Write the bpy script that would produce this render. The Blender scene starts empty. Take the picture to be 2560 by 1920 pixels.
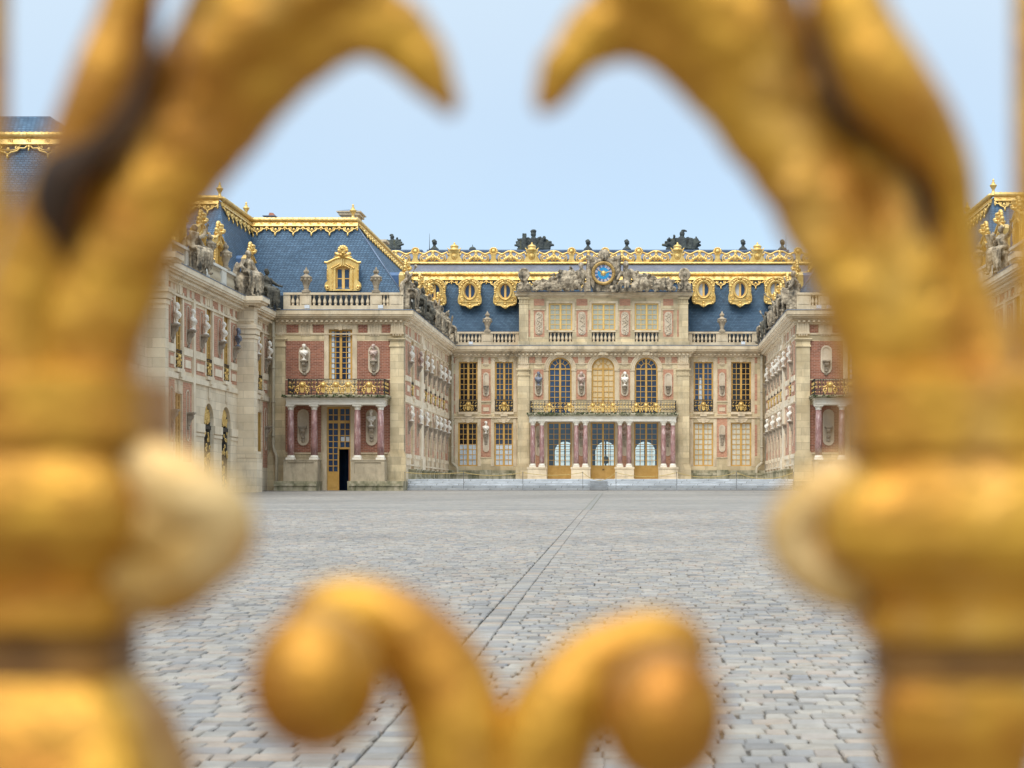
import bpy, bmesh, math, random
from mathutils import Vector, Matrix
random.seed(7)
sc = bpy.context.scene
COL = sc.collection
PI = math.pi
# ---------------------------------------------------------------- survey: pixel of the 2560x1920 photo at a known distance -> metres
PX, PY, FOC, EYE = 1592.0, 1235.0, 4200.0, 1.55
def gx(px, D): return (px - PX) * D / FOC
def gz(py, D): return EYE + (PY - py) * D / FOC
SLOPE = 0.01517
DF, DB, DA = 119.0, 147.0, 146.2          # pavilion fronts, back facade, its projecting middle
ZG = SLOPE * DF                            # ground at the building
ZC = 2.62                                  # raised marble court
MX = -5.2                                  # mirror: x -> MX - x

# ---------------------------------------------------------------- materials
def M(name, c1, c2=None, ns=2.0, rough=.8, metal=0.0, bump=0.0, bs=25.0, stain=None, brick=None, flat=False, rnd=False, spec=.5, lohi=(.38, .62)):
    m = bpy.data.materials.new(name); m.use_nodes = True
    nt = m.node_tree; N = nt.nodes; L = nt.links
    bs_ = N['Principled BSDF']
    bs_.inputs['Roughness'].default_value = rough
    bs_.inputs['Metallic'].default_value = metal
    bs_.inputs['Specular IOR Level'].default_value = spec
    tc = N.new('ShaderNodeTexCoord'); vec = tc.outputs['Object']
    if rnd:
        oi = N.new('ShaderNodeObjectInfo'); sc_ = N.new('ShaderNodeVectorMath'); sc_.operation = 'ADD'
        mu = N.new('ShaderNodeMath'); mu.operation = 'MULTIPLY'; mu.inputs[1].default_value = 57.0
        L.new(oi.outputs['Random'], mu.inputs[0]); L.new(vec, sc_.inputs[0]); L.new(mu.outputs[0], sc_.inputs[1]); vec = sc_.outputs[0]
    fl = vec
    if flat:
        sx = N.new('ShaderNodeSeparateXYZ'); L.new(vec, sx.inputs[0])
        ad = N.new('ShaderNodeMath'); ad.operation = 'ADD'; L.new(sx.outputs[0], ad.inputs[0]); L.new(sx.outputs[1], ad.inputs[1])
        cb = N.new('ShaderNodeCombineXYZ'); L.new(ad.outputs[0], cb.inputs[0]); L.new(sx.outputs[2], cb.inputs[1]); fl = cb.outputs[0]
    def noise(v, s, det=6, rgh=.6):
        n = N.new('ShaderNodeTexNoise'); n.inputs['Scale'].default_value = s; n.inputs['Detail'].default_value = det; n.inputs['Roughness'].default_value = rgh
        L.new(v, n.inputs['Vector']); return n.outputs['Fac']
    def ramp(f, a, b):
        r = N.new('ShaderNodeMapRange'); r.inputs['From Min'].default_value = a; r.inputs['From Max'].default_value = b
        L.new(f, r.inputs['Value']); return r.outputs[0]
    def mix(f, a, b, mode='MIX'):
        x = N.new('ShaderNodeMix'); x.data_type = 'RGBA'; x.blend_type = mode
        if isinstance(f, (int, float)): x.inputs[0].default_value = f
        else: L.new(f, x.inputs[0])
        for k, q in ((6, a), (7, b)):
            if isinstance(q, tuple): x.inputs[k].default_value = (*q, 1)
            else: L.new(q, x.inputs[k])
        return x.outputs[2]
    col = mix(ramp(noise(vec, ns), *lohi), c1, c2 or c1)
    hgt = None
    if brick:
        bw, bh, ms, mcol, var = brick
        b = N.new('ShaderNodeTexBrick'); b.inputs['Scale'].default_value = 1; b.inputs['Brick Width'].default_value = bw; b.inputs['Row Height'].default_value = bh
        b.inputs['Mortar Size'].default_value = ms; b.inputs['Mortar Smooth'].default_value = .2
        b.inputs['Color1'].default_value = (1 - var,) * 3 + (1,); b.inputs['Color2'].default_value = (1 + var * .6,) * 3 + (1,); b.inputs['Mortar'].default_value = (1, 1, 1, 1)
        L.new(fl, b.inputs['Vector'])
        col = mix(1.0, col, b.outputs['Color'], 'MULTIPLY')
        col = mix(b.outputs['Fac'], col, mcol)
        iv = N.new('ShaderNodeMath'); iv.operation = 'SUBTRACT'; iv.inputs[0].default_value = 1; L.new(b.outputs['Fac'], iv.inputs[1]); hgt = iv.outputs[0]
    if stain:
        scol, ss, a, bb, amt = stain
        mp = N.new('ShaderNodeMapping'); mp.inputs['Scale'].default_value = (1, .25 if flat else 1, 1 if flat else .3); L.new(fl, mp.inputs['Vector'])
        f = ramp(noise(mp.outputs[0], ss, 8, .65), a, bb)
        mm = N.new('ShaderNodeMath'); mm.operation = 'MULTIPLY'; mm.inputs[1].default_value = amt; L.new(f, mm.inputs[0])
        col = mix(mm.outputs[0], col, scol)
    L.new(col, bs_.inputs['Base Color'])
    if bump or hgt:
        bp = N.new('ShaderNodeBump'); bp.inputs['Strength'].default_value = bump or .4; bp.inputs['Distance'].default_value = .02
        h = noise(vec, bs, 4)
        if hgt is not None:
            q = N.new('ShaderNodeMath'); q.operation = 'ADD'; L.new(h, q.inputs[0]); L.new(hgt, q.inputs[1]); h = q.outputs[0]
        L.new(h, bp.inputs['Height']); L.new(bp.outputs[0], bs_.inputs['Normal'])
    return m

STONE = M('limestone', (.67, .54, .335), (.52, .405, .235), .7, .85, 0, .25, 8, stain=((.17, .145, .10), .9, .49, .77, .8), brick=(1.5, .52, .010, (.36, .28, .18), .19), flat=True)
TRIM = M('carved_limestone', (.67, .545, .375), (.54, .42, .27), .9, .85, 0, .25, 10, stain=((.16, .13, .09), 1.3, .52, .78, .8), flat=True)
OLDGOLD = M('old_gold', (.46, .30, .10), (.34, .21, .065), 3, .55, .35, .4, 20)
NICHE = M('niche_stone', (.60, .50, .37), (.50, .40, .28), 1.2, .8, 0, .2, 12, stain=((.24, .20, .15), 1.3, .55, .8, .6), flat=True)
WSTONE = M('sidelit_limestone', (.76, .635, .46), (.65, .525, .36), .7, .85, 0, .25, 8, stain=((.24, .20, .14), .9, .55, .82, .7), brick=(1.5, .52, .010, (.44, .35, .24), .14), flat=True)  # wing limestone, lightened in colour for the side sky light on those walls
WTRIM = M('sidelit_trim', (.78, .66, .49), (.66, .54, .38), .9, .85, 0, .25, 10, stain=((.20, .17, .12), 1.3, .55, .8, .7), flat=True)  # wing trim, paler in the same way: side sky light painted in
PALE = M('white_limestone', (.76, .71, .61), (.66, .60, .49), 1.2, .7, 0, .15, 12, stain=((.36, .31, .24), 1.1, .6, .85, .6), flat=True)
BRICK = M('red_brick', (.335, .130, .074), (.25, .090, .052), 1.2, .85, 0, .5, 12, stain=((.10, .05, .04), 1.2, .58, .85, .5), brick=(.34, .115, .014, (.42, .25, .18), .28), flat=True)
PINKB = M('pale_brick', (.53, .258, .152), (.43, .195, .115), 1.4, .85, 0, .5, 12, stain=((.16, .08, .05), 1.2, .6, .85, .4), brick=(.36, .125, .012, (.52, .33, .23), .2), flat=True)
SLATE = M('blue_slate', (.088, .150, .220), (.060, .110, .166), .5, .6, 0, .6, 20, stain=((.03, .035, .06), 3.5, .62, .75, .7), brick=(.24, .137, .018, (.022, .042, .075), .25), flat=True, spec=.2)
LEADR = M('grey_slate', (.165, .175, .21), (.12, .13, .165), .7, .55, 0, .3, 20, stain=((.09, .095, .11), 2.0, .55, .7, .6), brick=(.3, .12, .012, (.12, .125, .15), .12), flat=True)
LEAD = M('lead_sheet', (.14, .19, .27), (.10, .13, .19), 1.5, .5, .2, .2, 9)
BLUEC = M('blue_lead', (.055, .12, .24), (.045, .09, .18), 1.5, .5, 0, .2, 9)
GILT = M('gilding', (.82, .58, .215), (.68, .43, .12), 2.5, .42, .55, .4, 18, stain=((.26, .15, .04), 3.0, .55, .78, .75))
GATEG = M('gate_gilding', (.55, .285, .024), (.36, .140, .007), 18.0, .46, .6, .35, 45, stain=((.64, .45, .22), 12.0, .55, .72, .4))
_g = GATEG.node_tree.nodes['Principled BSDF']; _g.inputs['Coat Weight'].default_value = .2; _g.inputs['Coat Roughness'].default_value = .45
OCHRE = M('ochre_paint', (.58, .335, .085), (.50, .275, .055), 2.0, .5, 0, .1, 20)
OCHRE2 = M('pale_ochre_paint', (.72, .47, .15), (.66, .41, .12), 2.0, .5, 0, .1, 20)
def glass(name, c1, c2, rough=.08, ns=.8):
    return M(name, c1, c2, ns, rough, 0, .05, 3, spec=.5, rnd=True)
PANE = glass('window_glass', (.006, .012, .028), (.014, .036, .085))
PANED = glass('dark_glass', (.004, .004, .005), (.012, .014, .02))
PANEB = glass('blue_glass', (.010, .032, .085), (.02, .06, .14))
CURT = M('white_curtain_or_reflection', (.60, .64, .66), (.46, .52, .56), 1.6, .9)  # also colours the painted reflection in one upper window
CURT2 = M('cream_blind', (.62, .58, .46), (.50, .47, .36), 1.2, .9)
CURT3 = M('grey_blind', (.42, .42, .33), (.36, .37, .30), 1.0, .7)
SHUT = M('cream_shutter', (.66, .50, .28), (.60, .44, .22), 2, .7)
ROSE = M('rose_marble', (.34, .185, .165), (.23, .118, .112), 3.0, .35, 0, .05, 10, stain=((.60, .46, .42), 7.0, .50, .62, .55))
WHITE = M('white_marble', (.84, .78, .68), (.70, .63, .53), 4, .6, 0, .2, 20, rnd=True)
GREYM = M('grey_marble', (.20, .22, .27), (.10, .11, .14), 5, .5, 0, .2, 20, rnd=True)
BROWNM = M('brown_marble', (.34, .22, .17), (.55, .42, .36), 5, .5, 0, .2, 20, rnd=True)
OLDST = M('weathered_stone', (.52, .42, .29), (.20, .155, .105), 2.8, .9, 0, .5, 12, stain=((.030, .028, .022), 2.2, .47, .62, .9), rnd=True)
DARKST = M('blackened_stone', (.13, .115, .085), (.045, .042, .033), 2.0, .9, 0, .5, 12, stain=((.25, .21, .15), 1.6, .56, .72, .7), rnd=True)
GREYST = M('lichen_stone', (.075, .085, .075), (.04, .045, .045), 1.5, .9, 0, .5, 10, stain=((.13, .12, .04), 2.0, .55, .7, .6), rnd=True)
URNST = M('urn_stone', (.44, .35, .24), (.25, .20, .14), 1.8, .9, 0, .4, 12, stain=((.04, .036, .03), 1.6, .53, .7, .8), rnd=True)
CONSO = M('console_stone', (.25, .20, .15), (.40, .33, .24), 3, .9, 0, .3, 20, rnd=True)
IRON = M('black_iron', (.012, .013, .014), (.03, .026, .02), 4, .5)
MOSSY = M('mossy_stone', (.46, .40, .28), (.29, .26, .16), 1.6, .95, 0, .5, 9, stain=((.075, .08, .035), 1.6, .46, .64, .85), flat=True)
MOSSP = M('stained_stone', (.50, .41, .28), (.38, .31, .21), 1.1, .9, 0, .4, 10, stain=((.13, .115, .07), 1.3, .5, .72, .8), flat=True)
MOSS = M('moss', (.055, .075, .018), (.02, .028, .012), 2.5, .95, 0, .6, 14)
STEPM = M('step_marble', (.74, .755, .77), (.62, .635, .65), 1.3, .7, 0, .2, 10, stain=((.16, .16, .14), 1.5, .58, .8, .6), brick=(1.55, .1652, .017, (.20, .20, .19), .10), flat=True)
GREYW = M('grey_boards', (.42, .43, .44), (.33, .335, .34), 3, .8)
PIPEM = M('pipe_paint', (.50, .43, .30), (.42, .36, .25), 2, .6)
ROPE = M('rope', (.50, .36, .13), (.40, .28, .09), 8, .9)
POST = M('post_metal', (.25, .25, .25), (.18, .18, .18), 4, .4, .7)
DIALB = M('dial_blue', (.010, .24, .50), (.012, .27, .54), 3, .45)
DIALR = M('dial_ring', (.50, .47, .52), (.44, .40, .45), 3, .6)
NUMB = M('numeral_blue', (.025, .10, .24), (.03, .12, .28), 3, .5)
TERRA = M('terracotta', (.30, .12, .07), (.22, .08, .05), 3, .9)
LAMPM = M('lamp_casing', (.70, .72, .74), (.6, .62, .64), 3, .4)
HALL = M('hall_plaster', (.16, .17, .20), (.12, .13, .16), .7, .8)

# ---------------------------------------------------------------- mesh building
def front(D, mir=False):
    return (lambda u, w, d: (MX - u, D - d, w)) if mir else (lambda u, w, d: (u, D - d, w))
def flank(X0, mir=False):                  # facade facing the court: u runs away from the camera
    return (lambda u, w, d: (MX - (X0 + d), u, w)) if mir else (lambda u, w, d: (X0 + d, u, w))
WORLD = lambda x, z, y: (x, y, z)
class MB:
    def __init__(s, each=None): s.v = []; s.f = []; s.sm = []; s.kids = []; s.each = each
    def sub(s, name):                      # a piece that becomes an object of its own beside this one
        k = MB(); s.kids.append((name, k)); return k
    def add(s, pts, faces, smooth=False):
        n = len(s.v); s.v += [tuple(p) for p in pts]
        for f in faces: s.f.append([i + n for i in f]); s.sm.append(smooth)
    def quad(s, T, *p): s.add([T(*q) for q in p], [list(range(len(p)))])
    def box(s, T, u0, u1, w0, w1, d0, d1):
        if s.each: return s.sub(s.each).box(T, u0, u1, w0, w1, d0, d1)
        P = [T(u, w, d) for d in (d0, d1) for w in (w0, w1) for u in (u0, u1)]
        s.add(P, [(0, 1, 3, 2), (4, 5, 7, 6), (0, 1, 5, 4), (2, 3, 7, 6), (0, 2, 6, 4), (1, 3, 7, 5)])
    def bx(s, x0, x1, y0, y1, z0, z1): s.box(WORLD, x0, x1, z0, z1, y0, y1)
    def prism(s, T, out, d0, d1):
        n = len(out); P = [T(u, w, d1) for u, w in out] + [T(u, w, d0) for u, w in out]
        s.add(P, [list(range(n)), list(range(n, 2 * n))] + [(i, (i + 1) % n, n + (i + 1) % n, n + i) for i in range(n)])
    def strip(s, T, A, B, d0, d1, closed=False):     # solid ring between two matched outlines
        n = len(A); P = [T(*a, d1) for a in A] + [T(*b, d1) for b in B] + [T(*a, d0) for a in A] + [T(*b, d0) for b in B]
        F = []
        for i in range(n if closed else n - 1):
            j = (i + 1) % n
            F += [(i, j, n + j, n + i), (i, j, 2 * n + j, 2 * n + i), (n + i, n + j, 3 * n + j, 3 * n + i)]
        s.add(P, F)
    def lathe(s, c, prof, n=12, smooth=True, ax=None):
        P = []; 
        for r, z in prof:
            for k in range(n):
                a = 2 * PI * k / n; P.append((c[0] + r * math.cos(a), c[1] + r * math.sin(a), c[2] + z))
        m = len(prof); F = [(i * n + k, i * n + (k + 1) % n, (i + 1) * n + (k + 1) % n, (i + 1) * n + k) for i in range(m - 1) for k in range(n)]
        F += [list(range(n)), [(m - 1) * n + k for k in range(n)]]
        s.add(P, F, smooth)
    def tube(s, pts, rad, n=8, flat=1.0):
        pts = [Vector(p) for p in pts]; m = len(pts)
        if isinstance(rad, (int, float)): rad = [rad] * m
        P = []; up = None
        for i, p in enumerate(pts):
            t = (pts[min(i + 1, m - 1)] - pts[max(i - 1, 0)]).normalized()
            if up is None: up = Vector((0, 1, 0)) if abs(t.y) < .9 else Vector((1, 0, 0))
            a = t.cross(up).normalized(); b = a.cross(t).normalized(); up = b
            for k in range(n):
                q = 2 * PI * k / n; P.append(p + a * (math.cos(q) * rad[i]) + b * (math.sin(q) * rad[i] * flat))
        F = [(i * n + k, i * n + (k + 1) % n, (i + 1) * n + (k + 1) % n, (i + 1) * n + k) for i in range(m - 1) for k in range(n)]
        F += [list(range(n)), [(m - 1) * n + k for k in range(n)]]
        s.add(P, F, True)
    def ell(s, c, r, n=10, rot=None):
        r = (r,) * 3 if isinstance(r, (int, float)) else r
        m = max(4, n // 2 + 1); P = []
        for i in range(m + 1):
            th = PI * i / m
            for k in range(n):
                a = 2 * PI * k / n
                q = Vector((r[0] * math.sin(th) * math.cos(a), r[1] * math.sin(th) * math.sin(a), r[2] * math.cos(th)))
                if rot is not None: q = rot @ q
                P.append(q + Vector(c))
        F = [(i * n + k, i * n + (k + 1) % n, (i + 1) * n + (k + 1) % n, (i + 1) * n + k) for i in range(m) for k in range(n)]
        s.add(P, F, True)
    def mesh(s, name, mat):
        me = bpy.data.meshes.new(name); me.from_pydata(s.v, [], s.f)
        me.polygons.foreach_set('use_smooth', s.sm); me.materials.append(mat)
        bm = bmesh.new(); bm.from_mesh(me); bmesh.ops.recalc_face_normals(bm, faces=bm.faces); bm.to_mesh(me); bm.free()
        return me
    def obj(s, name, mat, parent=None):
        for n, k in s.kids: o = k.obj(n, mat, parent)
        if not s.v: return o if s.kids else None
        o = bpy.data.objects.new(name, s.mesh(name, mat)); COL.objects.link(o)
        if parent is not None: adopt(o, parent)
        return o
def adopt(o, parent):                      # child keeps its world place; things stand unrotated while they are built
    w = o.location.copy(); o.parent = parent; p = parent; off = Vector((0, 0, 0))
    while p is not None: off += p.location; p = p.parent
    o.location = w - off
def tag(o, label=None, cat=None, group=None, kind=None):
    if label: o['label'] = label
    if cat: o['category'] = cat
    if group: o['group'] = group
    if kind: o['kind'] = kind
    return o
def thing(name, loc, label, cat, group=None):
    o = bpy.data.objects.new(name, None); COL.objects.link(o); o.location = loc; o.empty_display_size = .3
    return tag(o, label, cat, group)
def put(name, me, loc, rz=0, parent=None, s=1.0):
    o = bpy.data.objects.new(name, me); COL.objects.link(o); o.location = loc; o.rotation_euler = (0, 0, rz); o.scale = (s, s, s)
    if parent is not None: adopt(o, parent)
    return o
def smooth_path(P, n=6):                   # Catmull-Rom through points of any length
    out = []; m = len(P)
    for i in range(m - 1):
        a, b, c, d = P[max(i - 1, 0)], P[i], P[i + 1], P[min(i + 2, m - 1)]
        for k in range(n):
            t = k / n
            out.append(tuple(.5 * (2 * q + (r - p) * t + (2 * p - 5 * q + 4 * r - s_) * t * t + (3 * q - p - 3 * r + s_) * t ** 3) for p, q, r, s_ in zip(a, b, c, d)))
    out.append(tuple(P[-1])); return out

# ---------------------------------------------------------------- architecture helpers
def wall(mb, T, u0, u1, w0, w1, ops=(), dep=.4):
    us = sorted({u0, u1, *[q for o in ops for q in o[:2]]}); ws = sorted({w0, w1, *[q for o in ops for q in o[2:4]]})
    us = [u for u in us if u0 <= u <= u1]; ws = [w for w in ws if w0 <= w <= w1]
    for a, b in zip(us, us[1:]):
        for c, d in zip(ws, ws[1:]):
            x, y = (a + b) / 2, (c + d) / 2
            if not any(o[0] < x < o[1] and o[2] < y < o[3] for o in ops): mb.quad(T, (a, c, 0), (b, c, 0), (b, d, 0), (a, d, 0))
    for o in ops:
        a, b, c, d = o[:4]; arch = len(o) > 4 and o[4]
        top = d - (b - a) / 2 if arch else d
        mb.quad(T, (a, c, 0), (a, top, 0), (a, top, -dep), (a, c, -dep)); mb.quad(T, (b, c, 0), (b, top, 0), (b, top, -dep), (b, c, -dep))
        mb.quad(T, (a, c, 0), (b, c, 0), (b, c, -dep), (a, c, -dep))
        if arch:
            r = (b - a) / 2; n = 14; m = (a + b) / 2
            arc = [(m - r * math.cos(PI * k / n), top + r * math.sin(PI * k / n)) for k in range(n + 1)]
            for p, q in zip(arc, arc[1:]):
                mb.quad(T, (p[0], p[1], 0), (q[0], q[1], 0), (q[0], d, 0), (p[0], d, 0)); mb.quad(T, (*p, 0), (*q, 0), (*q, -dep), (*p, -dep))
        else: mb.quad(T, (a, d, 0), (b, d, 0), (b, d, -dep), (a, d, -dep))
def window(par, T, a, b, c, d, rows, cols=4, dep=.26, curt=None, cmat=None, arch=False, panel=0.0, pane=None, mat=None, name='window', transom=None, fw=.125):
    """casement frame in an opening; its glass (and any blind seen through it) are its sub-parts"""
    pane = pane or PANE; mat = mat or OCHRE
    f = MB(); z0, z1 = -dep, -dep + .10; o = .002
    top = d - (b - a) / 2 if arch else d
    f.box(T, a + o, a + fw, c + o, top, z0, z1); f.box(T, b - fw, b - o, c + o, top, z0, z1)
    f.box(T, a + fw, b - fw, c + o, c + .10, z0, z1)
    m = (a + b) / 2; f.box(T, m - .085, m + .085, c + .10, (top if not arch else d - .05), z0, z1 + .02)
    f.box(T, a + fw, b - fw, top - (.10 if not arch else .06), top - o + (.06 if arch else 0), z0 + .003, z1 + .003)
    base = c + .10
    if panel:
        f.box(T, a + fw, m - .085, base, c + panel, z0, z1 - .03); f.box(T, m + .085, b - fw, base, c + panel, z0, z1 - .03)
        for q0, q1 in ((a + fw, m - .085), (m + .085, b - fw)):
            f.box(T, q0, q1, c + panel - .12, c + panel, z0, z1 - .01)
            f.box(T, q0 + .12, q1 - .12, base + .15, c + panel - .3, z0, z1 - .012)
        base = c + panel
    half = max(1, cols // 2); hi = top - (.10 if not arch else .06)
    for q0, q1 in ((a + fw, m - .085), (m + .085, b - fw)):
        for k in range(1, half): u = q0 + (q1 - q0) * k / half; f.box(T, u - .026, u + .026, base, hi, z0 + .01, z1 - .035)
        for k in range(1, rows): w = base + (hi - base) * k / rows; f.box(T, q0, q1, w - .026, w + .026, z0 + .012, z1 - .033)
    if transom: f.box(T, a + fw, b - fw, transom - .07, transom + .07, z0, z1 + .015)
    if arch:
        r = (b - a) / 2; n = 16
        A = [(m - r * math.cos(PI * k / n) * .999, top + r * math.sin(PI * k / n) * .999) for k in range(n + 1)]
        B = [(m - (r - fw) * math.cos(PI * k / n), top + (r - fw) * math.sin(PI * k / n)) for k in range(n + 1)]
        f.strip(T, A, B, z0, z1)
        A = [(m - .52 * r * math.cos(PI * k / n), top + .52 * r * math.sin(PI * k / n)) for k in range(n + 1)]
        B = [(m - .46 * r * math.cos(PI * k / n), top + .46 * r * math.sin(PI * k / n)) for k in range(n + 1)]
        f.strip(T, A, B, z0, z1 - .03)
        for an in (35, 65, 115, 145):
            ca, sa = math.cos(math.radians(an)), math.sin(math.radians(an)); e = .026
            f.prism(T, [(m + .5 * r * ca - e * sa, top + .5 * r * sa + e * ca), (m + .5 * r * ca + e * sa, top + .5 * r * sa - e * ca), (m + .96 * r * ca + e * sa, top + .96 * r * sa - e * ca), (m + .96 * r * ca - e * sa, top + .96 * r * sa + e * ca)], z0, z1 - .035)
    fo = f.obj(name, mat, par)
    g = MB(); g.quad(T, (a + .01, c + .01, z0 + .02), (b - .01, c + .01, z0 + .02), (b - .01, d - .01, z0 + .02), (a + .01, d - .01, z0 + .02)); g.obj('pane', pane, fo)
    if curt:
        k = MB(); w1 = base + (hi - base) * curt if curt < 1 else d - .02
        nn = 12
        for i in range(nn):
            ua = a + .05 + (b - a - .1) * i / nn; ub = a + .05 + (b - a - .1) * (i + 1) / nn
            da = z0 + .024 + .010 * (i % 2); db = z0 + .024 + .010 * ((i + 1) % 2)
            k.quad(T, (ua, base, da), (ub, base, db), (ub, w1, db), (ua, w1, da))
        k.obj('curtain_or_reflection', cmat or CURT, fo)
    return fo
def stadium(m, w0, w1, r, n=8):
    out = [(m - r * math.cos(PI * k / n), w1 - r + r * math.sin(PI * k / n)) for k in range(n + 1)]
    out += [(m + r * math.cos(PI * k / n), w0 + r - r * math.sin(PI * k / n)) for k in range(n + 1)]
    return out
def niche(mb, T, m, w0, w1, r, d=.02, ring=False):
    mb = mb.sub('niche')
    if ring: return mb.strip(T, stadium(m, w0, w1, r), stadium(m, w0 + .07, w1 - .07, r - .07), d - .01, d + .04, True)
    mb.strip(T, stadium(m, w0, w1, r), stadium(m, w0 + .13, w1 - .13, r - .13), d, d + .07, True)
    mb.prism(T, stadium(m, w0 + .06, w1 - .06, r - .06), d - .01, d + .022)
def triglyph(mb, T, a, b, w0, w1, d=0.0):
    mb = mb.sub('triglyph')
    n = 5; s = (b - a) / n
    for k in range(n): mb.box(T, a + k * s + (.012 if k else 0), a + (k + 1) * s - (.012 if k < n - 1 else 0), w0, w1, d - .02, d + .05)
    mb.box(T, a, b, w0, w1, d - .03, d + .012)
    mb.box(T, a - .04, b + .04, w0 - .12, w0 - .001, d - .02, d + .08)
    for k in range(4): mb.box(T, a + (b - a) * (.14 + .2 * k), a + (b - a) * (.26 + .2 * k), w0 - .24, w0 - .121, d - .02, d + .055)
def keystone(mb, T, m, w0, w1, wid=.5, d=.0):
    mb = mb.sub('keystone')
    for k, (s0, s1) in enumerate(((-1, -.36), (-.33, .33), (.36, 1))):
        e = .10 if k == 1 else .05
        mb.prism(T, [(m + wid * s0 * .62, w0 - (.06 if k == 1 else 0)), (m + wid * s1 * .62, w0 - (.06 if k == 1 else 0)), (m + wid * s1, w1), (m + wid * s0, w1)], d - .02, d + e)
def cornice(mb, T, u0, u1, top, pr=.75, e0=0., e1=0., dent=True):
    """stepped cornice under a lead-covered ledge; e0, e1 = how far each end runs on round its corner (in shares of the projection)"""
    mb = mb.sub('cornice')
    S = [(-.30, 0, 1.0), (-.42, -.30, .92), (-.55, -.42, .70), (-.66, -.55, .42), (-.95, -.84, .16), (-.84, -.66, .27)]
    for a, b, k in S: mb.box(T, u0 - e0 * pr * k, u1 + e1 * pr * k, top + a, top + b - (.001), -.3, pr * k)
    if dent:
        n = max(2, int((u1 - u0) / .34))
        for i in range(n):
            u = u0 + (u1 - u0) * (i + .5) / n; mb.box(T, u - .085, u + .085, top - .80, top - .665, .26, .41)
def ledge(mb, T, u0, u1, top, pr=.75, e0=0., e1=0.):
    mb = mb.sub('ledge')
    mb.box(T, u0 - e0 * pr - .02, u1 + e1 * pr + .02, top, top + .045, -.6, pr + .03)
BAL = None
def baluster_mesh():
    b = MB(); b.lathe((0, 0, 0), [(.095, 0), (.095, .07), (.06, .10), (.075, .14), (.115, .26), (.12, .34), (.085, .52), (.052, .66), (.055, .70), (.085, .73), (.06, .77), (.092, .80), (.092, .87)], 10)
    return b.mesh('baluster', TRIM)
def balustrade(par, T, u0, u1, z0, zt, groups, d=-.05, th=.30, plinth=.32, rot=0, pale=False, step=None):
    """rails and pedestals as one part, every baluster a sub-part; groups = (from, to, count) of baluster runs"""
    global BAL
    if BAL is None: BAL = baluster_mesh()
    m = MB(); rb = zt - .16
    m.box(T, u0, u1, z0, z0 + plinth, d - th, d); m.box(T, u0, u1, rb, zt, d - th - .03, d + .04); 
    e = u0
    for a, b, n in groups + [(u1, u1, 0)]:
        if a - e > .02: m.box(T, e, a, z0 + plinth, rb, d - th + .02, d - .015); 
        if a - e > .5: m.box(T, e + .12, a - .12, z0 + plinth + .10, rb - .10, d - .02, d + .012)
        e = b
    o = m.obj('balustrade', PALE if pale else TRIM, par)
    h = rb - z0 - plinth
    for a, b, n in groups:
        for k in range(n):
            q = put('baluster', BAL, T(a + (b - a) * (k + .5) / n, z0 + plinth, d - th / 2), 0, None); q.scale = (1.05, 1.05, h / .87); adopt(q, o)
    return o
def scroll_pts(T, m, w, r, sgn, turns=1.15, d=0., n=10, ph=0.):
    return [T(m + sgn * r * (1 - .72 * k / n) * math.cos(ph + 2 * PI * turns * k / n), w + r * (1 - .72 * k / n) * math.sin(ph + 2 * PI * turns * k / n), d) for k in range(n + 1)]
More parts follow.
